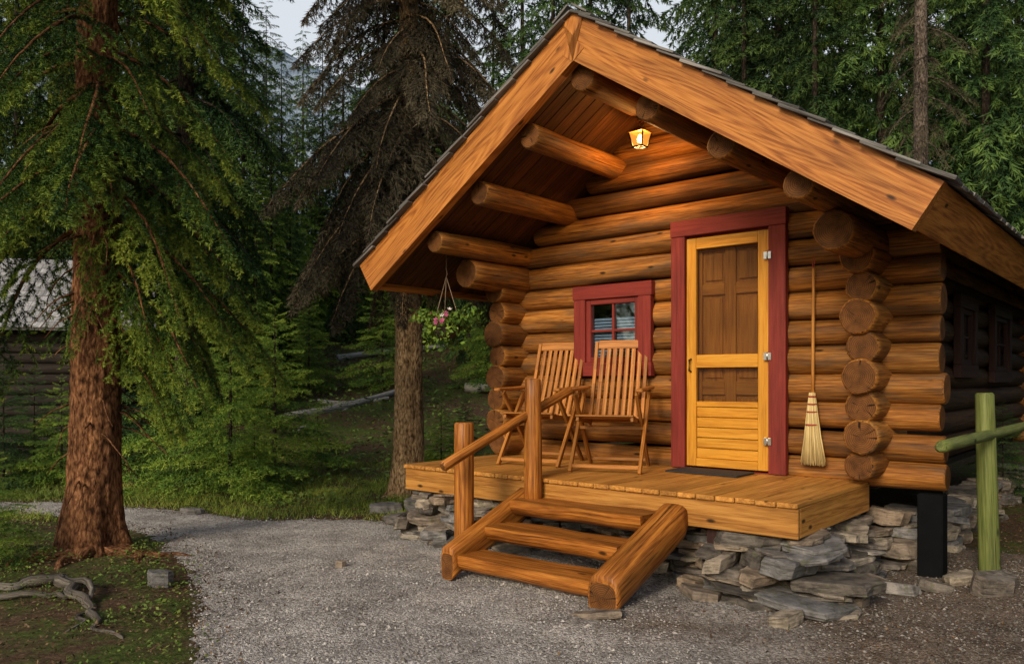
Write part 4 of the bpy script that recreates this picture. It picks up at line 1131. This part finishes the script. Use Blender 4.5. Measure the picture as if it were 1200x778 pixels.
V = np.stack([c - u_ * sz, c + w_ * sz * .55, c + u_ * sz, c - u_ * sz, c + u_ * sz, c - w_ * sz * .55], 1).reshape(-1, 3)
Mn = np.array(ROOTM[hb.name].inverted() @ CAB)
me = tri_data('foliage', V @ Mn[:3, :3].T + Mn[:3, 3], np.repeat(rg2.random(n) * .7, 6), M_fol3); link('foliage', me, hb)
for nm, mt, cnt, sgn in (('pink_flower', M_petal1, 15, 1), ('white_flower', M_petal2, 7, -1)):
    rr = random.Random(sgn + 5)
    for i in range(cnt):
        m = MB()
        a = rr.uniform(0, 6.28) if i % 2 else rr.uniform(-2.4, -.4); e = rr.uniform(-.4, .9); q = Vector((math.cos(a) * .23 * math.sqrt(1 - e * e * .7), math.sin(a) * .23 * math.sqrt(1 - e * e * .7), e * .13))
        if sgn < 0: q.z = abs(q.z) * .9 + .05; q.x -= .03
        nn = (q + Vector((0, 0, .06))).normalized(); e1 = nn.cross(Vector((.2, .3, .9))).normalized(); e2 = nn.cross(e1); p = Vector((BX, BT, 1.97)) + q
        for k in range(5):
            th = k * 1.2566; d1 = e1 * math.cos(th) + e2 * math.sin(th); d2 = e1 * math.cos(th + .5) + e2 * math.sin(th + .5); d3 = e1 * math.cos(th - .5) + e2 * math.sin(th - .5)
            v = [p, p + d3 * .016 + nn * .004, p + d1 * .026 + nn * .008, p + d2 * .016 + nn * .004]; m.add(v, [[0, 1, 2, 3]], v, .5, 0, False)
        m.build(nm, mt, hb)

# ------------------------------------------------------------------ ground stuff
rs = np.random.default_rng(77)
def blades(P, hgt, w, lean, rg_=rs):
    n = len(P); a = rg_.random(n) * 6.283
    sdv = np.stack([np.cos(a), np.sin(a), np.zeros(n)], 1) * w / 2
    tip = P + np.stack([rg_.normal(size=n) * lean, rg_.normal(size=n) * lean, np.ones(n)], 1) * hgt[:, None]
    return np.stack([P - sdv, P + sdv, tip], 1).reshape(-1, 3)
def scatter(n, x0, x1, y0, y1, cond):
    x = rs.uniform(x0, x1, n); y = rs.uniform(y0, y1, n); k = cond(x, y); x, y = x[k], y[k]
    return np.stack([x, y, gz(x, y)], 1)
def clump(x, y, f=1.0): return .5 + .5 * np.sin(f * 2.1 * x + 1.3 * np.sin(f * 1.7 * y)) * np.sin(f * 2.6 * y + 1.1 * np.sin(f * 1.9 * x))
P = scatter(110000, -7, .4, 7.9, 12.6, lambda x, y: (sdist(x, y) < -.02) & (rs.random(len(x)) < .08 + .92 * clump(x, y, 1.4) ** 1.8))
V = blades(P, rs.uniform(.025, .11, len(P)) * (.35 + clump(P[:, 0], P[:, 1], 2.1)), .008, .55)
tag(link('grass', tri_data('grass', V, np.repeat(rs.random(len(P)) * .6 + .4 * clump(P[:, 0], P[:, 1], .6), 3), M_grass)), kind='stuff')
def leaves(P, size, up):
    n = len(P); u_ = nrm(rs.normal(size=(n, 3)) * np.array([1, 1, .4])); w_ = nrm(np.cross(u_, rs.normal(size=(n, 3)) * .5 + np.array([0, 0, 1]))); s_ = size[:, None]
    C = P + np.array([0, 0, 1]) * up[:, None]
    return np.stack([C - u_ * s_, C + w_ * s_ * .5, C + u_ * s_, C - u_ * s_, C + u_ * s_, C - w_ * s_ * .5], 1).reshape(-1, 3)
P = scatter(95000, -7.5, -1.1, 3.0, 9.4, lambda x, y: (rs.random(len(x)) < np.where(sdist(x, y) < -.08, .06 + .94 * np.clip(clump(x, y, 2.2) * 1.7 - .65, 0, 1), np.where(sdist(x, y) < .12, .08, 0))))
V = leaves(P, rs.uniform(.006, .017, len(P)) * (.7 + .7 * clump(P[:, 0], P[:, 1], 1.9)), rs.uniform(.0, .15, len(P)) * clump(P[:, 0], P[:, 1], 2.2) ** 2)
tag(link('ground_cover', tri_data('ground_cover', V, np.repeat(rs.random(len(P)) * .7 + .3 * clump(P[:, 0], P[:, 1], 2.3), 6), M_cover)), kind='stuff')
P = scatter(85000, -15, 15, 9.3, 26, lambda x, y: (rs.random(len(x)) < .12 + .88 * clump(x, y, .8)) & ~((x > -.6) & (y < 13.8)) & (sdist(x, y) < -.25))
V = leaves(P, rs.uniform(.02, .055, len(P)), rs.uniform(0, .4, len(P)) * clump(P[:, 0], P[:, 1], .8) * np.clip((P[:, 1] - 9.0) / 2, .2, 1))
tag(link('undergrowth', tri_data('undergrowth', V, np.repeat(rs.random(len(P)) * .8, 6), M_under)), kind='stuff')
P = scatter(42000, -6.8, 6, 3.0, 9.5, lambda x, y: (rs.random(len(x)) < np.where(sdist(x, y) < .25, 1.0, np.where(x > 1.0, .3, .015))))
P[:, 2] += .022
V = leaves(P, rs.uniform(.005, .015, len(P)), rs.uniform(0, .012, len(P)))
tag(link('leaf_litter', tri_data('leaf_litter', V, np.repeat(rs.random(len(P)), 6), M_litter)), kind='stuff')
octv = np.array([(1, 0, 0), (0, 1, 0), (-1, 0, 0), (0, -1, 0), (0, 0, 1), (0, 0, -1)], float)
octf = np.array([(0, 1, 4), (1, 2, 4), (2, 3, 4), (3, 0, 4), (1, 0, 5), (2, 1, 5), (3, 2, 5), (0, 3, 5)])
P = np.concatenate([scatter(34000, -2.6, 5, 3.4, 6.2, lambda x, y: sdist(x, y) > -.05), scatter(14000, -7, 4.5, 6, 10, lambda x, y: sdist(x, y) > -.05)])
n = len(P); sz = .004 + .008 * rs.random(n) ** 2.2
big = rs.random(n) < .006; sz[big] *= 2.2
O = octv[None] * (1 + .35 * rs.normal(size=(n, 6, 1)).clip(-1.5, 1.5)) * sz[:, None, None] * np.stack([np.ones(n), .6 + .5 * rs.random(n), .45 + .3 * rs.random(n)], 1)[:, None, :]
a = rs.random(n) * 6.283; ca, sa = np.cos(a)[:, None], np.sin(a)[:, None]
O = np.stack([O[:, :, 0] * ca - O[:, :, 1] * sa, O[:, :, 0] * sa + O[:, :, 1] * ca, O[:, :, 2]], 2) + P[:, None, :] + np.array([0, 0, .021])
V = O[:, octf, :].reshape(-1, 3)
M_peb = foliage('pebble', [(0, (.10, .085, .07)), (.5, (.29, .265, .24)), (1, (.52, .49, .455))], .05, .85)
tint = np.repeat(rs.random(n) * .9 - .4 * (P[:, 0] > 1.0), 24)
tag(link('gravel', tri_data('gravel', V, tint, M_peb)), kind='stuff')

# ------------------------------------------------------------------ light, world, camera
SUN_AZ = Vector((-.48, -.85, 0)).normalized(); EL = R(26)
sdir = Vector((SUN_AZ.x * math.cos(EL), SUN_AZ.y * math.cos(EL), math.sin(EL)))
sl = bpy.data.lights.new('sun', 'SUN'); sl.energy = 2.9; sl.angle = R(18); sl.color = (1, .88, .72)
so = bpy.data.objects.new('sun', sl); COL.objects.link(so); so.rotation_euler = (-sdir).to_track_quat('-Z', 'Y').to_euler(); so.location = (-5, -10, 12)
w = bpy.data.worlds.new('World'); S.world = w; w.use_nodes = True; nt = w.node_tree
bgn = nt.nodes['Background']
sk = nt.nodes.new('ShaderNodeTexSky'); sk.sky_type = 'NISHITA'; sk.sun_disc = False; sk.sun_elevation = EL; sk.sun_rotation = math.atan2(SUN_AZ.x, SUN_AZ.y); sk.air_density = 1.2; sk.dust_density = 2.5
gen = nt.nodes.new('ShaderNodeTexCoord').outputs['Generated']
cl = noi(nt, mapp(nt, gen, (1.4, 1.4, 3.2)), 2.2, 6, .3)
dy = nd(nt, 'ShaderNodeSeparateXYZ', {0: gen}).outputs[1]
bank = nd(nt, 'ShaderNodeMapRange', {'Value': dy, 'From Min': .1, 'From Max': .75, 'To Min': 0.0, 'To Max': .55}).outputs[0]
fac = ramp(nt, mth(nt, 'ADD', cl, bank), [(.52, 0), (.78, 1)])
skc = mix(nt, sk.outputs[0], (6.6, 7.0, 7.5), mth(nt, 'MULTIPLY', fac, .92), 'MIX')
nt.links.new(skc, bgn.inputs[0]); bgn.inputs[1].default_value = .115
cam = bpy.data.cameras.new('camera'); cam.sensor_width = 36; cam.sensor_fit = 'HORIZONTAL'; cam.lens = F / 1200 * 36; cam.shift_y = (HZ - 389) / 1200; cam.clip_end = 2000; cam.clip_start = .05
co = bpy.data.objects.new('camera', cam); COL.objects.link(co); co.location = (0, 0, H); co.rotation_euler = (R(90), 0, 0)
S.camera = co
S.view_settings.view_transform = 'Standard'; S.view_settings.look = 'None'; S.view_settings.exposure = 0; S.view_settings.gamma = 1
